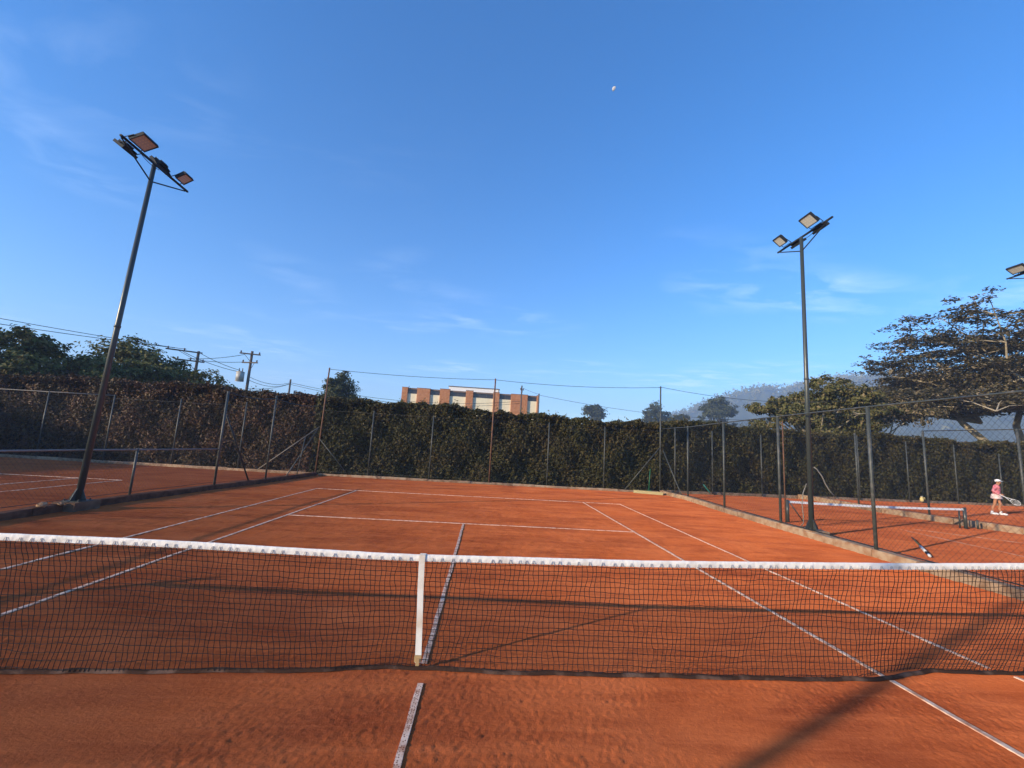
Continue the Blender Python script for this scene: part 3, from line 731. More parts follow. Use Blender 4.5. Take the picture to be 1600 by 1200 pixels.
# ------------------------------------------------------------------ foliage
def leaves(name, C, Nrm, size, m, parent=None, up=0.3, aspect=0.55, jitter=0.9):
    """one small folded leaf (two quads' worth: a rhombus pair) per centre"""
    n = len(C)
    nn = Nrm + rng.normal(0, jitter, (n, 3)); nn[:, 2] += up
    nn /= np.linalg.norm(nn, axis=1, keepdims=True)
    a = rng.normal(0, 1, (n, 3)); a -= nn * (a * nn).sum(1, keepdims=True); a /= np.linalg.norm(a, axis=1, keepdims=True)
    b = np.cross(nn, a)
    s = size * rng.uniform(0.6, 1.35, (n, 1)); w = s * aspect
    fold = nn * s * 0.18
    V = np.stack([C - a * s * 0.55, C - b * w * 0.5 + fold, C + a * s * 0.55, C + b * w * 0.5 + fold], 1).reshape(-1, 3)
    k = np.arange(n)[:, None] * 4
    Q = np.concatenate([k + np.array([[0, 1, 2]]), k + np.array([[0, 2, 3]])], 0)
    return stuff(npmesh(name, V, Q, m, parent))

def hedge(label, a, b, depth, hfun, dens, m, leaf=0.12, side=1):
    """hedge along a->b, its face towards the courts on the right-hand side of the run"""
    a = np.array(a, float); b = np.array(b, float); L = np.linalg.norm(b - a); d = (b - a) / L; nrm = np.array([d[1], -d[0]]) * side
    h = thing('hedge', label, 'hedge')
    def bulge(s, z): return 0.16 * np.sin(s * 0.9 + z * 0.7) + 0.12 * np.sin(s * 2.3 - z * 1.9 + 1) + 0.09 * np.sin(s * 4.1 + z * 3.1 + 2)
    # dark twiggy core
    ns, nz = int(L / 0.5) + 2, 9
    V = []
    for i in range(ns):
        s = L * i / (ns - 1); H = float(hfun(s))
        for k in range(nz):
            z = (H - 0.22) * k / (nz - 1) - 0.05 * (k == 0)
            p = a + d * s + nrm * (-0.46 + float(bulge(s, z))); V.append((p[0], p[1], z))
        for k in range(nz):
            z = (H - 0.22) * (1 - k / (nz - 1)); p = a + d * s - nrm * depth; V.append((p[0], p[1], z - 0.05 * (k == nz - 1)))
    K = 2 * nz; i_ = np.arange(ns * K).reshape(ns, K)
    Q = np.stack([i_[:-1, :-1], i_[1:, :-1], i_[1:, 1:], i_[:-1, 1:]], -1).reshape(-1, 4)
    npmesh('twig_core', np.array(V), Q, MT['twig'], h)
    # leaf skin on the face, denser clumps
    n = int(L * 4.0 * dens)
    s = rng.random(n) * L; H = hfun(s); z = rng.random(n) ** 0.95 * (H + 0.02)
    dpt = -0.42 * rng.random(n) ** 1.1 + bulge(s, z) + 0.10 * np.sin(s * 11 + z * 7) * np.sin(z * 13 - s * 5)
    C = np.stack([a[0] + d[0] * s + nrm[0] * dpt, a[1] + d[1] * s + nrm[1] * dpt, z], -1)
    Nn = np.tile(np.array([nrm[0], nrm[1], 0.2]), (n, 1))
    leaves('foliage', C, Nn, leaf, m, h, jitter=0.7)
    # top
    n = int(L * depth * dens * 1.2)
    s = rng.random(n) * L; q = rng.random(n) * (depth + 0.25); H = hfun(s)
    z = H - 0.22 + 0.30 * rng.random(n) + 0.08 * np.sin(s * 3.3) * np.sin(s * 7.7 + 2)
    dpt = 0.12 - q
    C = np.stack([a[0] + d[0] * s + nrm[0] * dpt, a[1] + d[1] * s + nrm[1] * dpt, z], -1)
    leaves('foliage', C, np.tile(np.array([nrm[0] * .3, nrm[1] * .3, 0.9]), (n, 1)), leaf, m, h)
    # shoots poking out of the top
    cs = []; tw = MB()
    for k in range(int(L * 2.4)):
        s = random.random() * L; H = float(hfun(np.array(s))); q = random.random() * depth * 0.6
        p0 = np.array([*(a + d * s - nrm * q), H - 0.1]); hh = random.uniform(0.12, 0.5)
        p1 = p0 + np.array([random.uniform(-.35, .35), random.uniform(-.25, .25), hh])
        tw.tube([p0, (p0 + p1) / 2 + np.array([0, 0, .03]), p1], [0.006, 0.005, 0.003], 3, False)
        for j in range(random.randint(4, 10)): cs.append(p0 + (p1 - p0) * random.uniform(0.25, 1.05) + rng.normal(0, 0.045, 3))
    leaves('foliage', np.array(cs), np.tile(np.array([0, -.3, .5]), (len(cs), 1)), leaf * 0.9, MT['leaf_e'] if m is MT['hedge'] else m, h)
    stuff(tw.build('shoot', MT['barkd'], h))
    return h
wob = lambda s, k: 0.06 * np.sin(s * 1.1 + k) + 0.05 * np.sin(s * 2.7 + 2 * k) + 0.03 * np.sin(s * 6.1 + k)
hedge('dark green leafy hedge behind the middle court', (-8.2, 17.95), (9.6, 17.95), 1.3, lambda s: 3.72 + 0.08 * np.sin(s * 0.35) - 0.012 * s + wob(s, 1), 640, MT['hedge'], 0.118)
hedge('reddish brown hedge behind the left court', (-30.5, 19.2), (-8.2, 18.0), 1.5, lambda s: 4.02 - 0.30 * (np.clip(s - 16, 0, 7) / 7) + wob(s, 3), 540, MT['hedge_red'], 0.13)
hedge('shaded hedge behind the small net and the player', (9.6, 18.3), (39.0, 23.0), 1.4, lambda s: 3.58 + 0.012 * s + 0.10 * np.sin(s * 0.5) + wob(s, 5), 470, MT['hedge'], 0.135)
hedge('side hedge of the left court, out of view, shading the court corner', (-29.6, 18.6), (-29.6, -16), 1.2, lambda s: 4.4 + wob(s, 2), 60, MT['hedge_red'], 0.2, side=-1)

def branch_tree(mb, p, direction, length, rad, depth, tips, spread=0.55, flat=0.0, curve=0.15, nsplit=(2, 3), shrink=0.72):
    pts = [Vector(p)]; d = Vector(direction).normalized(); n = 4; rr = [rad]
    for i in range(n):
        d = (d + Vector((random.uniform(-1, 1), random.uniform(-1, 1), random.uniform(-1, 1) * (1 - flat))) * curve).normalized()
        pts.append(pts[-1] + d * length / n); rr.append(rad * (1 - 0.4 * (i + 1) / n))
    mb.tube(pts, rr, 6 if depth > 1 else 4, False)
    tips.append((pts[-1], depth)); tips.append((pts[2], depth))
    if depth <= 0: return
    for k in range(random.randint(*nsplit)):
        nd = (d + Vector((random.uniform(-1, 1), random.uniform(-1, 1), random.uniform(-0.5, 0.8) * (1 - flat))) * spread * 1.4)
        if flat: nd.z *= (1 - flat)
        branch_tree(mb, pts[-1] if k < 2 else pts[3], nd, length * shrink * random.uniform(0.8, 1.15), rr[-1] * 0.75, depth - 1, tips, spread, flat, curve, nsplit, shrink)

def crown_tree(name, label, base, height, clumps, nleaf, leaf, lm, bark, trunk_r=0.18, group=None, trunk_h=None, up=0.4, sc=1.0):
    """tapered trunk, a limb into every clump, leaf clusters spread through each clump (cx, cy, cz, rx, ry, rz)"""
    t = thing(name, label, 'tree', base, group); t.scale = (sc, sc, sc)
    mb = MB(); th = trunk_h or height * 0.35
    mb.tube([(0, 0, -0.1), (random.uniform(-.1, .1), 0, th * 0.5), (random.uniform(-.2, .2), random.uniform(-.2, .2), th)], [trunk_r, trunk_r * 0.85, trunk_r * 0.7], 8, False)
    Cs = []; Ns = []
    tot = sum(c[3] * c[4] * c[5] for c in clumps) ** 1.0
    for c in clumps:
        cc_ = Vector(c[:3])
        mid = Vector((0, 0, th)).lerp(cc_, 0.5) + Vector((random.uniform(-.3, .3), random.uniform(-.3, .3), random.uniform(-.1, .4)))
        mb.tube([(0, 0, th * random.uniform(0.75, 0.98)), mid, cc_], [trunk_r * 0.5, trunk_r * 0.32, trunk_r * 0.12], 5, False)
        n = max(40, int(nleaf * (c[3] * c[4] * c[5]) ** 0.67 / sum((q[3] * q[4] * q[5]) ** 0.67 for q in clumps)))
        nsub = max(5, n // 42)
        sd_ = rng.normal(0, 1, (nsub, 3)); sd_ /= np.linalg.norm(sd_, axis=1, keepdims=True)
        sub = np.array(c[:3]) + sd_ * np.array(c[3:6]) * rng.uniform(0.45, 1.05, (nsub, 1))
        for k in range(0, nsub, 3): mb.tube([cc_, cc_.lerp(Vector(sub[k]), 0.6) + Vector((0, 0, .05)), Vector(sub[k])], [trunk_r * 0.12, trunk_r * 0.07, trunk_r * 0.03], 3, False)
        idx = rng.integers(0, nsub, n)
        rs = min(c[3:6]) * 0.30
        P_ = sub[idx] + rng.normal(0, 1, (n, 3)) * rs * np.array([1.1, 1.1, 0.6])
        Cs.append(P_); Ns.append((P_ - np.array(c[:3])) / np.array(c[3:6]))
    mb.build('trunk', bark, t, True)
    leaves('crown', np.concatenate(Cs), np.concatenate(Ns), leaf, lm, t, up=up, jitter=0.5)
    return t
CX, CY = 0.3961, -4.1782
def at(az, dist, z=0.0): return (CX + dist * math.sin(R(az)), CY + dist * math.cos(R(az)), z)

def lumps(n, R0, zc, rz, r, seed):
    q = random.Random(seed); o = []
    for i in range(n):
        a = q.uniform(0, 6.28); d = R0 * math.sqrt(q.random()); hh = zc + rz * q.uniform(-1, 1) * math.sqrt(max(0, 1 - (d / R0) ** 2))
        k = q.uniform(0.75, 1.25) * r
        o.append((d * math.cos(a), d * math.sin(a), hh, k, k, k * q.uniform(0.6, 0.85)))
    return o
GT = 'trees behind the hedges'
crown_tree('broadleaf_tree', 'dark green tree with open crown at the left edge of the view', at(-48.0, 37), 8.0, lumps(15, 2.6, 5.6, 1.5, 0.95, 1) + [(1.9, -.4, 5.2, 1.0, 1.0, .6), (2.6, .3, 4.2, .8, .8, .5)], 7500, 0.24, MT['leaf_a'], MT['barkd'], 0.22, GT)
crown_tree('broadleaf_tree', 'bushy green tree behind the hedge just right of the left light pole', at(-39.3, 38), 7.9, lumps(24, 2.9, 5.2, 1.7, 1.0, 2) + [(0, 0, 6.7, 1.5, 1.5, .8), (-1.3, 0, 6.0, 1.2, 1.2, .8), (1.4, 0, 6.1, 1.2, 1.2, .8)], 13000, 0.23, MT['leaf_a'], MT['barkd'], 0.22, GT)
crown_tree('broadleaf_tree', 'lower yellowish green tree behind the hedge left of the left light pole', at(-42.8, 35.5), 5.8, lumps(12, 2.2, 4.3, 1.1, 0.85, 3), 6000, 0.21, MT['leaf_b'], MT['barkd'], 0.16, GT)
crown_tree('broadleaf_tree', 'rounded green tree sloping down towards the utility pole with the transformer', at(-34.6, 36.5), 6.6, lumps(13, 2.4, 4.7, 1.2, 0.9, 4) + [(2.4, .6, 4.2, .9, .9, .7), (3.3, .9, 3.6, .8, .8, .6)], 6500, 0.21, MT['leaf_b'], MT['barkd'], 0.18, GT)
crown_tree('garden_shrub', 'dark evergreen shrub rising just above the left hedge', at(-46.2, 38), 5.6, lumps(11, 2.8, 4.1, 0.7, 0.9, 5), 5000, 0.2, MT['leaf_a'], MT['barkd'], 0.12, GT)
crown_tree('round_tree', 'dark round tree alone behind the hedge left of the brick building', at(-18.8, 50), 9.2, lumps(16, 1.3, 6.2, 1.9, 0.75, 6) + [(.1, 0, 8.4, .8, .8, .7), (-.7, 0, 7.3, .9, .9, .9), (.8, 0, 7.2, .9, .9, .9), (-1.1, 0, 5.8, .9, .9, 1.0), (1.2, 0, 5.8, .9, .9, 1.0), (0, -.4, 6.4, 1.2, 1.0, 1.4)], 9000, 0.24, MT['leaf_d'], MT['barkd'], 0.2, GT)
crown_tree('distant_tree', 'small hazy round tree just right of the brick building', at(14.3, 173), 14.0, lumps(22, 2.2, 10.2, 2.7, 1.3, 7), 5600, 0.42, MT['leaf_d'], MT['barkd'], 0.25, GT, sc=1.6)
crown_tree('distant_tree', 'hazy round tree directly behind the tall corner post', at(21.5, 178), 14.2, lumps(24, 2.2, 10.2, 3.1, 1.4, 8), 6400, 0.42, MT['leaf_d'], MT['barkd'], 0.25, GT, sc=1.6)
crown_tree('distant_tree', 'wide hazy tree right of the tall corner post', at(24.0, 182), 13.0, lumps(28, 3.8, 9.6, 2.5, 1.4, 9), 8500, 0.42, MT['leaf_d'], MT['barkd'], 0.25, GT, sc=1.6)
crown_tree('umbrella_pine', 'hazy flat topped tree in front of the hill with visible trunk', at(28.9, 178), 16.0, lumps(20, 3.5, 12.6, 2.0, 1.4, 10) + [(0.6, 0, 14.7, 2.0, 2.0, 1.1), (-3.6, 0, 10.0, 1.2, 1.2, .8), (3.4, 0, 9.2, 1.2, 1.2, .7), (-1.5, 0, 9.3, 1.5, 1.5, .9), (1.2, 0, 9.6, 1.5, 1.5, .9)], 9500, 0.42, MT['leaf_d'], MT['barkd'], 0.35, GT, sc=1.6)
crown_tree('round_tree', 'leafy tree with drooping edge behind the hedge beside the right light pole', at(38.8, 37), 8.2, [(a_, b_, c_, d_ * 1.15, e_ * 1.15, f_ * 0.5) for a_, b_, c_, d_, e_, f_ in lumps(36, 3.6, 5.6, 1.8, 0.9, 12)] + [(-1.6, -.5, 6.3, 1.1, 1.1, .7), (-2.2, -.8, 5.3, 1.1, 1.1, .7), (.8, -1, 6.6, 1.2, 1.2, .8), (2.2, -1.6, 6.4, 1.1, 1.1, .8), (1.4, -1.5, 5.0, 1.3, 1.2, .8), (-.4, -1.2, 4.4, 1.4, 1.2, .8), (-2.7, 1.5, 4.5, 1.1, 1.1, .5), (-3.4, 2.0, 4.1, .9, .9, .4), (.2, 0, 7.7, .9, .9, .5), (1.2, -.5, 7.5, .8, .8, .4)], 27000, 0.2, MT['leaf_e'], MT['bark'], 0.2, GT)
crown_tree('garden_shrub', 'brownish shrub in front of the umbrella tree', at(43.4, 40), 7.4, lumps(20, 3.0, 5.2, 1.5, 0.85, 13), 11000, 0.19, MT['leaf_c'], MT['bark'], 0.12, GT)

# the big flat-topped umbrella tree at the right
def umbrella_tree(label, base, H, rad, seed, nleaf):
    random.seed(seed)
    t = thing('umbrella_tree', label, 'tree', base, GT)
    mb = MB(); pads = []
    for k, (dirx, diry) in enumerate([(0.0, 0.0), (-1.2, 0.5), (0.9, -0.6), (-0.3, -1.0)]):
        b0 = Vector((dirx * 0.5, diry * 0.5, -0.1)); p1 = Vector((dirx * 1.6, diry * 1.6, H * 0.30)); p2 = Vector((dirx * 3.0 + random.uniform(-.5, .5), diry * 3.0, H * 0.5))
        mb.tube([b0, b0.lerp(p1, 0.5) + Vector((.15, .1, 0)), p1, p1.lerp(p2, .5) + Vector((-.2, .2, .1)), p2], [0.34, 0.30, 0.25, 0.21, 0.17], 8, False)
        for j in range(11):
            a = random.uniform(0, 6.28); lay = random.choice((0.42, 0.48, 0.54, 0.60, 0.68, 0.76, 0.85, 0.92)); q = rad * random.uniform(0.5, 1.0) * (1.06 - 0.60 * (lay - 0.42) / 0.5)
            zt_ = H * (lay + 0.06) - (q / rad) ** 2 * H * 0.07
            e = Vector((math.cos(a) * q, math.sin(a) * q, zt_))
            m1 = p2.lerp(e, 0.35) + Vector((random.uniform(-.5, .5), random.uniform(-.5, .5), random.uniform(-.3, .5))); m2 = p2.lerp(e, 0.7) + Vector((random.uniform(-.5, .5), random.uniform(-.5, .5), random.uniform(0, .6)))
            mb.tube([p2, m1, m2, e], [0.13, 0.095, 0.06, 0.03], 6, False)
            for src in (m1, m2, e):
                for r_ in range(3):
                    dd = Vector((random.uniform(-1, 1), random.uniform(-1, 1), random.uniform(0.0, 0.45))) * rad * 0.20
                    mb.tube([src, src + dd * .5 + Vector((0, 0, .15)), src + dd], [0.045, 0.03, 0.015], 4, False)
                    pads.append(src + dd)
    for j in range(12):
        a = R(127) + random.uniform(-0.8, 0.8); lay = (0.42, 0.47, 0.52, 0.56, 0.60, 0.66, 0.72, 0.78, 0.84, 0.5, 0.62, 0.9)[j]
        q = rad * random.uniform(0.75, 1.0) * (1.10 - 0.55 * (lay - 0.42) / 0.5)
        e = Vector((math.cos(a) * q, math.sin(a) * q, H * lay)); p2 = Vector((-1.6, 1.4, H * 0.42)); m1 = p2.lerp(e, 0.4) + Vector((0, 0, .9)); m2 = p2.lerp(e, 0.72) + Vector((0, 0, .8))
        mb.tube([p2, m1, m2, e], [0.12, 0.085, 0.055, 0.03], 6, False)
        for src in (m1.lerp(m2, .5), m2, e, e):
            for r_ in range(3):
                dd = Vector((random.uniform(-1, 1), random.uniform(-1, 1), random.uniform(0.0, 0.3))) * rad * 0.17
                mb.tube([src, src + dd * .5 + Vector((0, 0, .15)), src + dd], [0.04, 0.028, 0.015], 4, False); pads.append(src + dd)
    mb.build('trunk', MT['bark'], t, True)
    Cs = []; Ns = []
    per = nleaf // len(pads)
    for p in pads:
        R_ = random.uniform(1.0, 2.0)
        nsub = 8
        sub = np.array(p) + rng.normal(0, 1, (nsub, 3)) * np.array([R_ * .66, R_ * .66, 0.17])
        idx = rng.integers(0, nsub, per)
        Cs.append(sub[idx] + rng.normal(0, 1, (per, 3)) * np.array([0.27, 0.27, 0.08])); Ns.append(np.tile([0, 0, 0.8], (per, 1)))
    leaves('crown', np.concatenate(Cs), np.concatenate(Ns), 0.26, MT['leaf_c'], t, up=0.6, jitter=0.5)
    random.seed(seed + 1)
    return t
umbrella_tree('huge flat topped umbrella tree with pale spreading branches at the right', at(53.2, 52), 14.2, 11.0, 5, 88000)

# trees out of view whose shade falls on the left court
for k, (x, y, h) in enumerate(((-47, -10, 9.0), (-52, -3, 9.5))):
    crown_tree('broadleaf_tree', ('tree beyond the left court, outside the view to the rear', 'taller tree beyond the left court, outside the view')[k], (x, y, 0), h, lumps(10, 2.4, h * 0.68, 1.6, 1.1, 30 + k), 1800, 0.45, MT['leaf_a'], MT['barkd'], 0.25, GT)

# ------------------------------------------------------------------ hill and distant wood
def ridge(label, prof, dist, depth, name='hill'):
    az = [p[0] for p in prof]; tn = [p[1] for p in prof]
    V = []; na, nr = 200, 40
    for i in range(na):
        a = az[0] + (az[-1] - az[0]) * i / (na - 1); tt = np.interp(a, az, tn)
        for k in range(nr):
            f_ = k / (nr - 1); d = dist - depth + 2 * depth * f_
            s = math.sin(math.pi * min(1, f_ * 1.0)) ** 0.9
            z = (1.87 + tt * dist) * s
            z += s * 8.0 * mnoise.noise(Vector((a * 0.9, d * 0.01, 1.3))) + s * 3.2 * mnoise.noise(Vector((a * 4, d * 0.03, 4.3)))
            V.append((*at(a, d)[:2], z - 0.5 * (1 - s)))
    i = np.arange(na * nr).reshape(na, nr)
    Q = np.stack([i[:-1, :-1], i[1:, :-1], i[1:, 1:], i[:-1, 1:]], -1).reshape(-1, 4)
    h = npmesh(name, np.array(V), Q, MT['hill'], None, True); struct(h, label)
    return h, az, tn
HP = [(18, 0.0), (21, 0.03), (23.7, 0.082), (26, 0.094), (28.8, 0.119), (31, 0.132), (34.2, 0.141), (35.2, 0.134), (37.3, 0.142), (40, 0.152), (46, 0.153), (53, 0.142), (60, 0.13), (70, 0.09), (80, 0.0)]
ridge('wooded hill fading into haze behind the right hedge', HP, 900, 285)
HP2 = [(30, 0.0), (34, 0.08), (36, 0.137), (38, 0.150), (42, 0.158), (50, 0.155), (60, 0.12), (72, 0.0)]
ridge('farther paler wooded ridge behind the hill', HP2, 1080, 190)
Cs = []
for prof_, dist in ((HP, 900), (HP2, 1080)):
    for k in range(420):
        a = random.uniform(prof_[1][0], prof_[-2][0]); tt = float(np.interp(a, [p[0] for p in prof_], [p[1] for p in prof_])); d = dist - abs(random.gauss(0, 80))
        s = math.sin(math.pi * (0.5 - (dist - d) / 570)) ** 0.9
        z = (1.87 + tt * dist) * s - 1
        p = np.array(at(a, d, z)); hh = random.uniform(5, 12)
        Cs.append(p + rng.normal(0, 1, (26, 3)) * np.array([3.4, 3.4, hh * 0.35]) + np.array([0, 0, hh * 0.55]))
Cs = np.concatenate(Cs)
dw = leaves('distant_wood', Cs, np.tile([0, 0, .5], (len(Cs), 1)), 4.2, MT['leaf_a'])
dw['label'] = 'trees along the ridge of the hill'

# ------------------------------------------------------------------ brick building
bd = thing('apartment_building', 'brick and cream flat roofed building with dark windows behind the far hedge', 'building', (-2.5, 66, 0))
X0 = 2.5
def bbox(name, x0, x1, y0, y1, z0, z1, m, par=bd): return MB().box(((x0 + x1) / 2 + X0, (y0 + y1) / 2 - 66, (z0 + z1) / 2), (x1 - x0, y1 - y0, z1 - z0)).build(name, m, par)
ZR = 10.45
bbox('back_wall', -13.6, 8.5, 66.5, 78, 0, ZR - 0.25, MT['cream'])
bbox('roof', -13.75, 8.65, 66.2, 78.2, ZR - 0.24, ZR - 0.12, MT['eave'])
piers = [(-13.65, -12.74), (-11.21, -9.12), (-7.53, -5.94), (-3.3, -2.14), (1.18, 2.17), (4.1, 6.82), (8.38, 8.62)]
bays = [(-12.74, -11.21), (-9.12, -7.53), (-5.94, -3.3), (-2.14, 1.18), (2.17, 4.1), (6.82, 8.38)]
brm = bpy.data.meshes.new('brick_course')
for x0, x1 in piers:
    pz = ZR + random.choice((0.05, 0.12, 0.16))
    pr = bbox('brick_pier', x0, x1, 65.72, 66.49, 0, pz - 0.06, MT['brick'])
    mbk = MB(); z = 7.4; row = 0                              # brick courses that show above the hedge
    while z < pz - 0.15:
        x = x0 + (0.12 if row % 2 else 0.0)
        while x < x1 - 0.05:
            xe = min(x + 0.235, x1)
            mbk.box(((x + xe) / 2 + X0, 65.712 - 66, z + 0.033), (xe - x - 0.012, 0.02 + random.uniform(0, .006), 0.062))
            x += 0.247
        z += 0.076; row += 1
    stuff(mbk.build('brick', MT['brick'], pr))
    bbox('coping', x0 - 0.04, x1 + 0.04, 65.66, 66.5, pz - 0.058, pz, MT['eave'], pr)
for x0, x1 in bays:
    bbox('wall_panel', x0 + .003, x1 - .003, 66.0, 66.48, 0, 9.50, MT['cream'])
    wn = bbox('window', x0 + .05, x1 - .05, 66.18, 66.24, 9.503, ZR - 0.26, MT['dglass'])
    n = max(1, round((x1 - x0) / 1.1))
    for k in range(n + 1):
        xk = x0 + .05 + (x1 - x0 - .1) * k / n
        bbox('mullion', xk - .03, xk + .03, 66.12, 66.176, 9.505, ZR - 0.26, MT['frame'], wn)
    bbox('fascia', x0 + .004, x1 - .004, 65.98, 66.16, ZR - 0.25, ZR - 0.02, MT['eave'])
bbox('penthouse', -6.3, 2.1, 67.5, 74, ZR - 0.1, 11.30, MT['white'])
bbox('penthouse_roof', -6.4, 2.2, 67.35, 74.1, 11.303, 11.38, MT['eave'])
for x, y, h in ((-12.7, 66.4, 0.45), (-3.0, 66.3, 0.35), (2.05, 67.4, 0.9)):
    z0_ = ZR - 0.1
    MB().tube([(x + X0, y - 66, z0_), (x + X0, y - 66, z0_ + h)], 0.05, 8).build('vent_pipe', MT['frame'], bd)

# ------------------------------------------------------------------ utility poles and lines
def utility_pole(label, base, H, arms, transformer=None, lean=(0, 0), r=0.15):
    t = thing('utility_pole', label, 'utility pole', base, 'utility poles behind the hedge')
    MB().tube([(0, 0, -0.1), (lean[0], lean[1], H)], [r, r * 0.7], 10).build('pole', MT['wood'], t, True)
    for (z, a0, a1, rot_) in arms:
        c, s = math.cos(rot_), math.sin(rot_)
        dl = Vector((c, s, 0)); o = Vector((lean[0] * z / H, lean[1] * z / H, z)) + Vector((-s, c, 0)) * -0.16
        rm = Matrix.Rotation(rot_, 3, 'Z')
        ca = MB().box(o + dl * (a0 + a1) / 2, (a1 - a0, 0.09, 0.11), rm).build('crossarm', MT['wood'], t)
        far_end = a0 if abs(a0) > abs(a1) else a1
        MB().tube([o + dl * far_end * 0.6 + Vector((0, 0, -.05)), Vector((lean[0], lean[1], z - 0.75))], 0.02, 5).build('arm_brace', MT['wood'], t)
        n = 3
        for k in range(n):
            q = a0 + (a1 - a0) * (0.06 + 0.88 * k / (n - 1))
            if abs(q) < 0.15: continue
            MB().tube([o + dl * q + Vector((0, 0, .05)), o + dl * q + Vector((0, 0, .13)), o + dl * q + Vector((0, 0, .20)), o + dl * q + Vector((0, 0, .25))], [0.03, 0.07, 0.06, 0.03], 7).build('insulator', MT['insul'], ca)
    if transformer:
        x, y, z = transformer
        tr = MB().tube([(x, y, z - 0.42), (x, y, z + 0.40)], 0.33, 16).tube([(x, y, z + 0.40), (x, y, z + 0.46)], [0.36, 0.20], 16)
        tr.tube([(x, y, z - 0.45), (x, y, z - 0.42)], 0.345, 16)
        to = tr.build('transformer', MT['grey'], t, True)
        for k in (-1, 1): MB().tube([(x + .15 * k, y, z + .46), (x + .15 * k, y, z + .75)], [0.05, 0.035], 7).build('bushing', MT['insul'], to)
    return t
p1 = at(-28.76, 46); p2 = at(-33.64, 47); p3 = at(-24.42, 58); p4 = at(4.4, 60); p5 = at(6.75, 58.5); p6 = at(-64, 47)
utility_pole('wooden utility pole with transformer and two crossarms behind the left hedge', p1, 9.25, [(8.95, -0.95, 0.75, R(15)), (8.15, -0.75, 0.85, R(-12))], (-0.55, -0.3, 6.8), (0.05, 0))
utility_pole('utility pole with a long one sided crossarm above the left trees', p2, 8.7, [(8.55, -2.3, 0.3, R(28)), (7.75, -1.5, 0.55, R(28))])
utility_pole('short utility pole between the transformer pole and the round tree', p3, 8.4, [], r=0.14)
utility_pole('wooden pole in front of the right end of the brick building', p4, 10.5, [(9.9, -0.25, 0.25, 0.2)], r=0.14)
utility_pole('lower pole at the right corner of the brick building', p5, 9.3, [], r=0.13)
utility_pole('utility pole beyond the left edge of the view', p6, 8.9, [(8.6, -1.2, 1.2, R(60))])
def power_line(label, pairs, r=0.022):
    t = thing('power_line', label, 'power line', (0, 0, 0), 'power lines behind the hedges')
    for a, b, s in pairs: tubepart('wire', sag(a, b, s, 14), r, MT['wire'], t, 4)
def off(p, dx_, dy_, z): return (p[0] + dx_, p[1] + dy_, z)
power_line('power wires climbing to the left edge of the view above the trees', [(off(p6, 0, 0, 9.1), off(p2, -1.9, -1.0, 8.75), 0.3), (off(p6, .5, .5, 8.3), off(p2, -1.5, -.8, 8.75), 0.35), (off(p6, -.5, -.5, 8.25), off(p2, -.8, -.4, 8.75), 0.35)])
power_line('thin wires between the two crossarm poles on the left', [(off(p2, .2, .1, 8.5), off(p1, -.6, -.3, 7.35), 0.12), (off(p2, -1, -.5, 8.5), off(p1, -.6, -.3, 7.2), 0.2), (off(p2, -.5, -.5, 7.9), off(p1, -.6, 0, 8.9), 0.15), (off(p2, 0, 0, 7.9), off(p1, -.5, 0, 8.2), 0.1)])
power_line('wires running down from the transformer pole to the short pole', [(off(p1, 0, 0, 6.9), off(p3, 0, 0, 8.0), 0.45), (off(p1, 0, 0, 6.6), off(p3, 0, 0, 7.9), 0.5), (off(p1, 0, 0, 5.75), off(p3, 0, 0, 7.85), 0.25)])
power_line('low wires from the short pole past the front of the brick building', [(off(p3, 0, 0, 8.0), off(p4, 0, 0, 8.3), 1.2), (off(p3, 0, 0, 7.8), off(p4, 0, 0, 8.0), 1.3)])
power_line('single wire dropping right from the brick building towards the hazy trees', [(off(p5, 0, 0, 9.1), at(32, 75, 8.0), 0.7), (off(p4, 0, 0, 10.2), off(p5, 0, 0, 9.2), 0.05)])

# ------------------------------------------------------------------ things left about the courts
wb = thing('wooden_beam', 'short yellowish wooden beam lying at the far right corner of the middle court', 'beam', (8.35, 16.55, 0), rz=R(-22))
b_ = MB()
b_.box((0, 0, 0.075), (1.35, 0.17, 0.13)); b_.build('beam', MT['plank'], wb)
MB().box((-0.45, 0, 0.15), (0.05, 0.172, 0.02)).box((0.45, 0, 0.15), (0.05, 0.172, 0.02)).build('strap', MT['plank'], wb)
rk = thing('court_rake', 'green court rake standing against the far fence beside the beam', 'rake', (8.55, 16.98, 0))
MB().tube([(0, 0, 0.10), (0.05, 0.06, 0.7), (0.11, 0.13, 1.18)], 0.017, 8).build('handle', MT['green'], rk, True)
MB().tube([(-0.22, -0.02, 0.045), (-0.1, 0, 0.13), (0, 0, 0.15), (0.1, 0, 0.13), (0.22, -0.02, 0.045)], 0.017, 6).build('head', MT['green'], rk)
for k in range(5): MB().tube([(-0.2 + k * 0.1, 0, 0.11 - abs(k - 2) * 0.02), (-0.22 + k * 0.11, -0.03, 0.005)], 0.010, 5).build('tine', MT['green'], rk)
gp = thing('garden_hose_piece', 'short teal tube leaning on the kerb behind the right corner', 'tube', (11.95, 17.9, 0))
MB().tube([(0.12, -0.14, 0.12), (0, 0.0, 0.32), (-0.16, 0.02, 0.52)], 0.03, 8).build('tube', MT['teal'], gp, True)
hs_ = MB().tube([(18.62, 18.92, 1.72), (18.8, 18.94, 1.6), (19.1, 18.98, 1.25), (19.3, 19.02, 0.86), (19.55, 19.05, 0.5), (19.8, 19.06, 0.22)], 0.035, 8).build('hose', MT['hose'], smooth=True)
tag(hs_, 'pale hose hanging down the hedge fence behind the right light pole', 'hose')
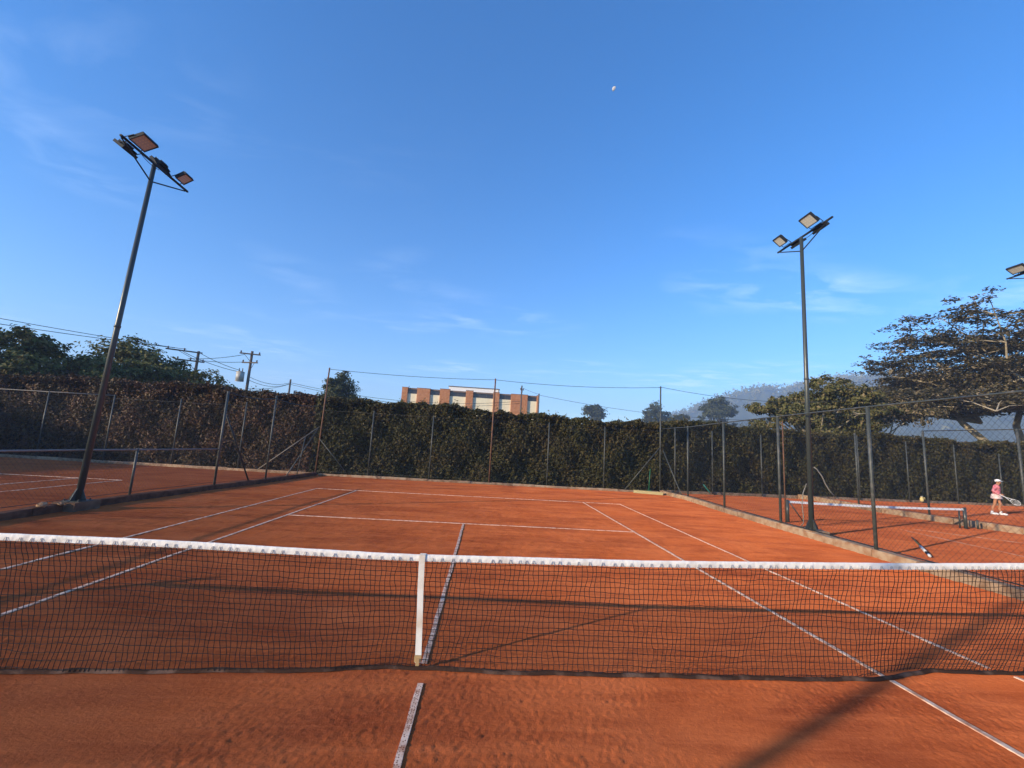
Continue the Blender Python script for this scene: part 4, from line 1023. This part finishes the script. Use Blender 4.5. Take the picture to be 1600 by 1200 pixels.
cbl = MB().tube([(9.0, 7.02, 1.35), (8.92, 7.05, 1.1), (8.90, 7.08, 0.8), (8.94, 7.10, 0.5), (8.97, 7.15, 0.3), (8.97, 7.3, 0.17)], 0.012, 6).build('power_cable', MT['hose'], smooth=True)
tag(cbl, 'thin grey cable running down the foot of the right light pole', 'cable')
jug = thing('water_jug', 'small yellow jug standing by the kerb beyond the small net', 'jug', (25.9, 19.95, 0))
jug.scale = (0.72, 0.72, 0.78)
MB().tube([(0, 0, 0.13), (0, 0, 0.36), (0, 0, 0.44), (0, 0, 0.47)], [0.13, 0.13, 0.06, 0.05], 12).build('body', MT['yellow'], jug, True)
MB().tube([(0, 0, 0.47), (0, 0, 0.51)], 0.055, 10).build('cap', MT['cloth_white'], jug, True)
MB().tube([(0.05, -.05, 0.44), (0.15, -.1, 0.42), (0.15, -.1, 0.30)], 0.015, 6).build('grip', MT['yellow'], jug)
lb_ = thing('line_brush', 'long white and black line brush lying behind the right wire fence', 'brush', (0, 0, 0))
q0, q1 = Vector((10.20, 5.02, 0.04)), Vector((12.1, 7.25, 0.06))
cuts = [0, 0.06, 0.17, 0.46, 0.50, 1.0]
for k, mm in enumerate(('wtube', 'black', 'wtube', 'cloth_white', 'grey')):
    a, b = q0.lerp(q1, cuts[k]), q0.lerp(q1, cuts[k + 1])
    MB().tube([a, b], 0.028 if k < 3 else 0.016, 8).build(('tip', 'grip', 'sleeve', 'collar', 'handle')[k], MT[mm] if k < 4 else MT['broomstick'], lb_, True)
st_ = MB()
for x, y, s in ((-8.35, 5.2, .09), (-8.5, 5.42, .06), (-8.28, 5.52, .05)):
    r_ = random.Random(int(x * 100))
    st_ = MB().ell((x, y, 0.15 + s * 0.4), (s, s * 0.8, s * 0.6), 7, 5)
    st_.v = [(a + r_.uniform(-.012, .012), b + r_.uniform(-.012, .012), c + r_.uniform(-.012, .012)) for a, b, c in st_.v]
    o = st_.build('stone', MT['conc2'])
    tag(o, {9: 'largest pale stone chip on the dark kerb beside the left light pole', 6: 'middle sized stone chip on the outer edge of the dark kerb', 5: 'smallest stone chip on the dark kerb nearest the left light pole'}[int(s * 100 + .5)], 'stone', 'stone chips on the kerb')

# ------------------------------------------------------------------ the player
def skin_mesh(name, verts, edges, radii, m, parent, sub=2, root=0):
    me = bpy.data.meshes.new(name); me.from_pydata([tuple(v) for v in verts], edges, []); me.materials.append(m)
    o = bpy.data.objects.new(name, me); COL.objects.link(o); o.parent = parent
    sk = o.modifiers.new('skin', 'SKIN'); sk.use_smooth_shade = True
    lay = me.skin_vertices[0] if len(me.skin_vertices) else None
    if lay is None:
        bm = bmesh.new(); bm.from_mesh(me); bm.verts.layers.skin.verify(); bm.to_mesh(me); bm.free(); lay = me.skin_vertices[0]
    for i, r in enumerate(radii):
        lay.data[i].radius = r if hasattr(r, '__len__') else (r, r); lay.data[i].use_root = (i == root)
    sb = o.modifiers.new('sub', 'SUBSURF'); sb.levels = sub; sb.render_levels = sub
    return o
PY = math.atan2(-0.79, 0.61)                    # she walks this way
pl = thing('person', 'woman in pink top and white visor walking with a racket on the far right court', 'person', (25.0, 15.5, 0.0), rz=PY)
# local frame: +x forward, +y her left, z up, 1.66 m tall
jt = {}
bv = []; be = []; br_ = []
def J(n, p, r, frm=None):
    jt[n] = len(bv); bv.append(p); br_.append(r)
    if frm: be.append((jt[frm], jt[n]))
J('pelvis', (0, 0, 0.90), (0.14, 0.11)); J('waist', (0.02, 0, 1.06), (0.115, 0.09), 'pelvis'); J('chest', (0.05, 0, 1.24), (0.135, 0.105), 'waist')
J('collar', (0.065, 0, 1.37), (0.09, 0.07), 'chest'); J('neck', (0.085, 0, 1.43), 0.048, 'collar'); J('skull', (0.11, 0, 1.50), (0.07, 0.08), 'neck'); J('crown', (0.115, 0, 1.58), (0.078, 0.088), 'skull'); J('top', (0.11, 0, 1.63), (0.055, 0.06), 'crown')
J('nose', (0.20, 0, 1.525), 0.014, 'skull')
for s, nm in ((1, 'L'), (-1, 'R')):
    J('sh' + nm, (0.045, 0.17 * s, 1.345), 0.052, 'collar')
    el = (-0.10, 0.25 * s, 1.11) if s < 0 else (-0.04, 0.23, 1.10)
    J('el' + nm, el, 0.038, 'sh' + nm)
    wr = (0.11, -0.20, 0.955) if s < 0 else (0.14, 0.14, 0.98)
    J('wr' + nm, wr, 0.026, 'el' + nm)
    pm = Vector(wr) + Vector((0.07, 0.01 * s, -0.02)); J('pm' + nm, tuple(pm), (0.032, 0.018), 'wr' + nm)
    for k in range(4):
        a_ = pm + Vector((0.035, (k - 1.5) * 0.017, -0.006)); J(f'f{k}a' + nm, tuple(a_), 0.009, 'pm' + nm)
        b2 = a_ + Vector((0.028 - abs(k - 1.2) * .004, 0, -0.02)); J(f'f{k}b' + nm, tuple(b2), 0.008, f'f{k}a' + nm)
    J('th' + nm, tuple(pm + Vector((0.0, -0.03 * s, -0.012))), 0.010, 'pm' + nm); J('tt' + nm, tuple(pm + Vector((0.035, -0.042 * s, -0.025))), 0.008, 'th' + nm)
    fwd = 1 if s > 0 else -1
    J('hip' + nm, (0, 0.085 * s, 0.85), (0.085, 0.095), 'pelvis')
    J('kn' + nm, (0.10 * fwd + 0.02, 0.085 * s, 0.47), 0.058, 'hip' + nm)
    J('cf' + nm, (0.10 * fwd - 0.05, 0.085 * s, 0.33), 0.055, 'kn' + nm)
    J('an' + nm, (0.14 * fwd - 0.04, 0.085 * s, 0.085), 0.036, 'cf' + nm)
    J('ft' + nm, (0.14 * fwd + 0.09, 0.09 * s, 0.035), (0.038, 0.026), 'an' + nm)
body = skin_mesh('body', bv, be, br_, MT['skin'], pl)
tv = [(0, 0, 0.86), (0.02, 0, 1.06), (0.05, 0, 1.24), (0.065, 0, 1.375), (0.08, 0, 1.41)]
tr_ = [(0.18, 0.15), (0.165, 0.135), (0.185, 0.15), (0.12, 0.10), (0.062, 0.058)]
te = [(0, 1), (1, 2), (2, 3), (3, 4)]
for s, nm in ((1, 'L'), (-1, 'R')):
    o_ = len(tv); tv += [bv[jt['sh' + nm]], bv[jt['el' + nm]], bv[jt['wr' + nm]]]; tr_ += [0.075, 0.062, 0.045]; te += [(3, o_), (o_, o_ + 1), (o_ + 1, o_ + 2)]
skin_mesh('top', tv, te, tr_, MT['pink'], pl)
sk_ = MB(); vs = []; fs = []
for k, (z, rx, ry) in enumerate(((0.96, 0.15, 0.165), (0.90, 0.175, 0.19), (0.83, 0.185, 0.20), (0.745, 0.195, 0.21))):
    for j in range(28):
        a = 2 * math.pi * j / 28; pl_ = 1 + (0.05 * k / 3) * math.cos(a * 9)
        vs.append((rx * pl_ * math.cos(a) - 0.005, ry * pl_ * math.sin(a), z))
for k in range(3):
    for j in range(28): fs.append((k * 28 + j, k * 28 + (j + 1) % 28, (k + 1) * 28 + (j + 1) % 28, (k + 1) * 28 + j))
sk_.add(vs, fs).build('skirt', MT['skirt'], pl, True)
for nm, fwd, s in (('L', 1, 1), ('R', -1, -1)):
    x = 0.14 * fwd
    sh = MB().ell((x + 0.035, 0.088 * s, 0.045), (0.145, 0.05, 0.045), 14, 8).ell((x - 0.045, 0.088 * s, 0.085), (0.055, 0.046, 0.05), 12, 6).build('shoe', MT['cloth_white'], pl, True)
    MB().ell((x + 0.035, 0.088 * s, 0.014), (0.15, 0.053, 0.014), 14, 4).build('sole', MT['wtube'], sh, True)
    MB().tube([(x - 0.04, 0.086 * s, 0.10), (x - 0.042, 0.086 * s, 0.16)], 0.045, 12).build('sock', MT['cloth_white'], pl, True)
MB().ell((0.095, 0, 1.585), (0.10, 0.092, 0.085), 16, 10).ell((0.02, 0, 1.57), (0.05, 0.05, 0.06)).tube([(0.0, 0, 1.60), (-0.07, 0, 1.57), (-0.10, 0, 1.47), (-0.095, 0, 1.37)], [0.03, 0.04, 0.035, 0.012], 8).build('hair', MT['hair'], pl, True)
vz = MB(); vs = []; fs = []
for j in range(25):
    a = -math.pi * 0.95 + 1.9 * math.pi * j / 24
    for rr_, z in ((0.112, 1.565), (0.106, 1.625)): vs.append((0.098 + rr_ * math.cos(a), rr_ * 0.93 * math.sin(a), z + 0.02 * math.cos(a)))
for j in range(24): fs.append((j * 2, j * 2 + 2, j * 2 + 3, j * 2 + 1))
vz.add(vs, fs)
vs = []; fs = []
for j in range(13):
    a = -1.15 + 2.3 * j / 12
    for rr_, z in ((0.11, 1.588), (0.215, 1.572)): vs.append((0.098 + rr_ * math.cos(a) * (1.0 if rr_ < .2 else 0.98), rr_ * 0.86 * math.sin(a) * (1 if rr_ < .2 else .62), z))
for j in range(12): fs.append((j * 2, j * 2 + 1, j * 2 + 3, j * 2 + 2))
vz.add(vs, fs)
vz.ell((0.09, 0, 1.615), (0.104, 0.096, 0.058), 16, 6)
vz.build('visor_cap', MT['cloth_white'], pl, True)
for s in (1, -1):
    MB().ell((0.183, 0.033 * s, 1.54), (0.008, 0.014, 0.008), 8, 5).build('eye', MT['hair'], pl)
    MB().ell((0.105, 0.088 * s, 1.525), (0.022, 0.012, 0.03), 8, 5).build('ear', MT['skin'], pl, True)
MB().ell((0.184, 0, 1.478), (0.008, 0.024, 0.007), 8, 5).build('mouth', MT['pink'], pl)
# racket in her right hand, pointing forward and down
g0 = Vector((0.17, -0.215, 0.93)); dr = Vector((0.80, -0.05, -0.52)).normalized()
rkt = thing('tennis_racket', 'white tennis racket held low by the woman in pink', 'racket', (25.0, 15.5, 0.0), rz=PY)
MB().tube([g0 - dr * 0.06, g0 + dr * 0.16], 0.018, 8).build('grip', MT['cloth_white'], rkt, True)
sd_v = Vector((0, 0, 1)).cross(dr).normalized(); nv = dr.cross(sd_v)
side = (sd_v * 0.55 + nv * 0.83).normalized()
fr_ = [g0 + dr * (0.50 + 0.165 * math.cos(a)) + side * 0.125 * math.sin(a) for a in [2 * math.pi * j / 24 for j in range(25)]]
MB().tube(fr_, 0.010, 6, False).tube([g0 + dr * 0.15, g0 + dr * 0.36 + side * 0.075], 0.014, 6).tube([g0 + dr * 0.15, g0 + dr * 0.36 - side * 0.075], 0.014, 6).build('frame', MT['wtube'], rkt, True)
sx = MB()
for k in range(-4, 5):
    q = k / 5; hw = math.sqrt(1 - q * q)
    sx.tube([g0 + dr * (0.50 - 0.16 * hw) + side * 0.12 * q, g0 + dr * (0.50 + 0.16 * hw) + side * 0.12 * q], 0.0016, 3, False)
    sx.tube([g0 + dr * (0.50 + 0.16 * q) - side * 0.12 * hw, g0 + dr * (0.50 + 0.16 * q) + side * 0.12 * hw], 0.0016, 3, False)
stuff(sx.build('strings', MT['wtube'], rkt))

# ------------------------------------------------------------------ moon
md = Vector((878.86 - CX, 3129.89 - CY, 3000 - 1.87)).normalized()
mpos = Vector((CX, CY, 1.87)) + md * 5000
mr_ = 5000 * 0.0043
vx = md.cross(Vector((0, 0, 1))).normalized(); vy = vx.cross(md).normalized()
vs = []; fs = []
lit = (-vx * 0.85 + vy * 0.5).normalized(); tng = lit.cross(md).normalized()
for i in range(17):                                     # the sunlit part of the globe that faces the court
    ph = -math.pi / 2 + math.pi * i / 16
    for k in range(13):
        la = R(-20) + (R(90) - R(-20)) * k / 12
        vs.append(mpos + (lit * math.sin(la) * math.cos(ph) + tng * math.sin(ph) - md * math.cos(la) * math.cos(ph)) * mr_)
for i in range(16):
    for k in range(12): fs.append((i * 13 + k, i * 13 + k + 1, i * 13 + 14 + k, i * 13 + 13 + k))
mo = MB().add(vs, fs).build('moon', MT['moonm'], smooth=True)
tag(mo, 'small pale gibbous moon high in the blue sky', 'moon')

# ------------------------------------------------------------------ haze: one closed box of even air
HAZE = 0.00085
hz = MB().box((0, 0, 93.5), (3240, 3240, 190.0)).build('haze', MT['grass'])
hz.location = (0, 0, 0)
hm = bpy.data.materials.new('haze_air'); hm.use_nodes = True
t = hm.node_tree; t.nodes.clear()
o = t.nodes.new('ShaderNodeOutputMaterial'); v = t.nodes.new('ShaderNodeVolumePrincipled')
v.inputs['Color'].default_value = (0.50, 0.70, 1.0, 1); v.inputs['Density'].default_value = HAZE; v.inputs['Anisotropy'].default_value = 0.0
t.links.new(v.outputs[0], o.inputs['Volume'])
hz.data.materials.clear(); hz.data.materials.append(hm)
hz['kind'] = 'stuff'; hz['label'] = 'pale morning haze over the courts and hills'
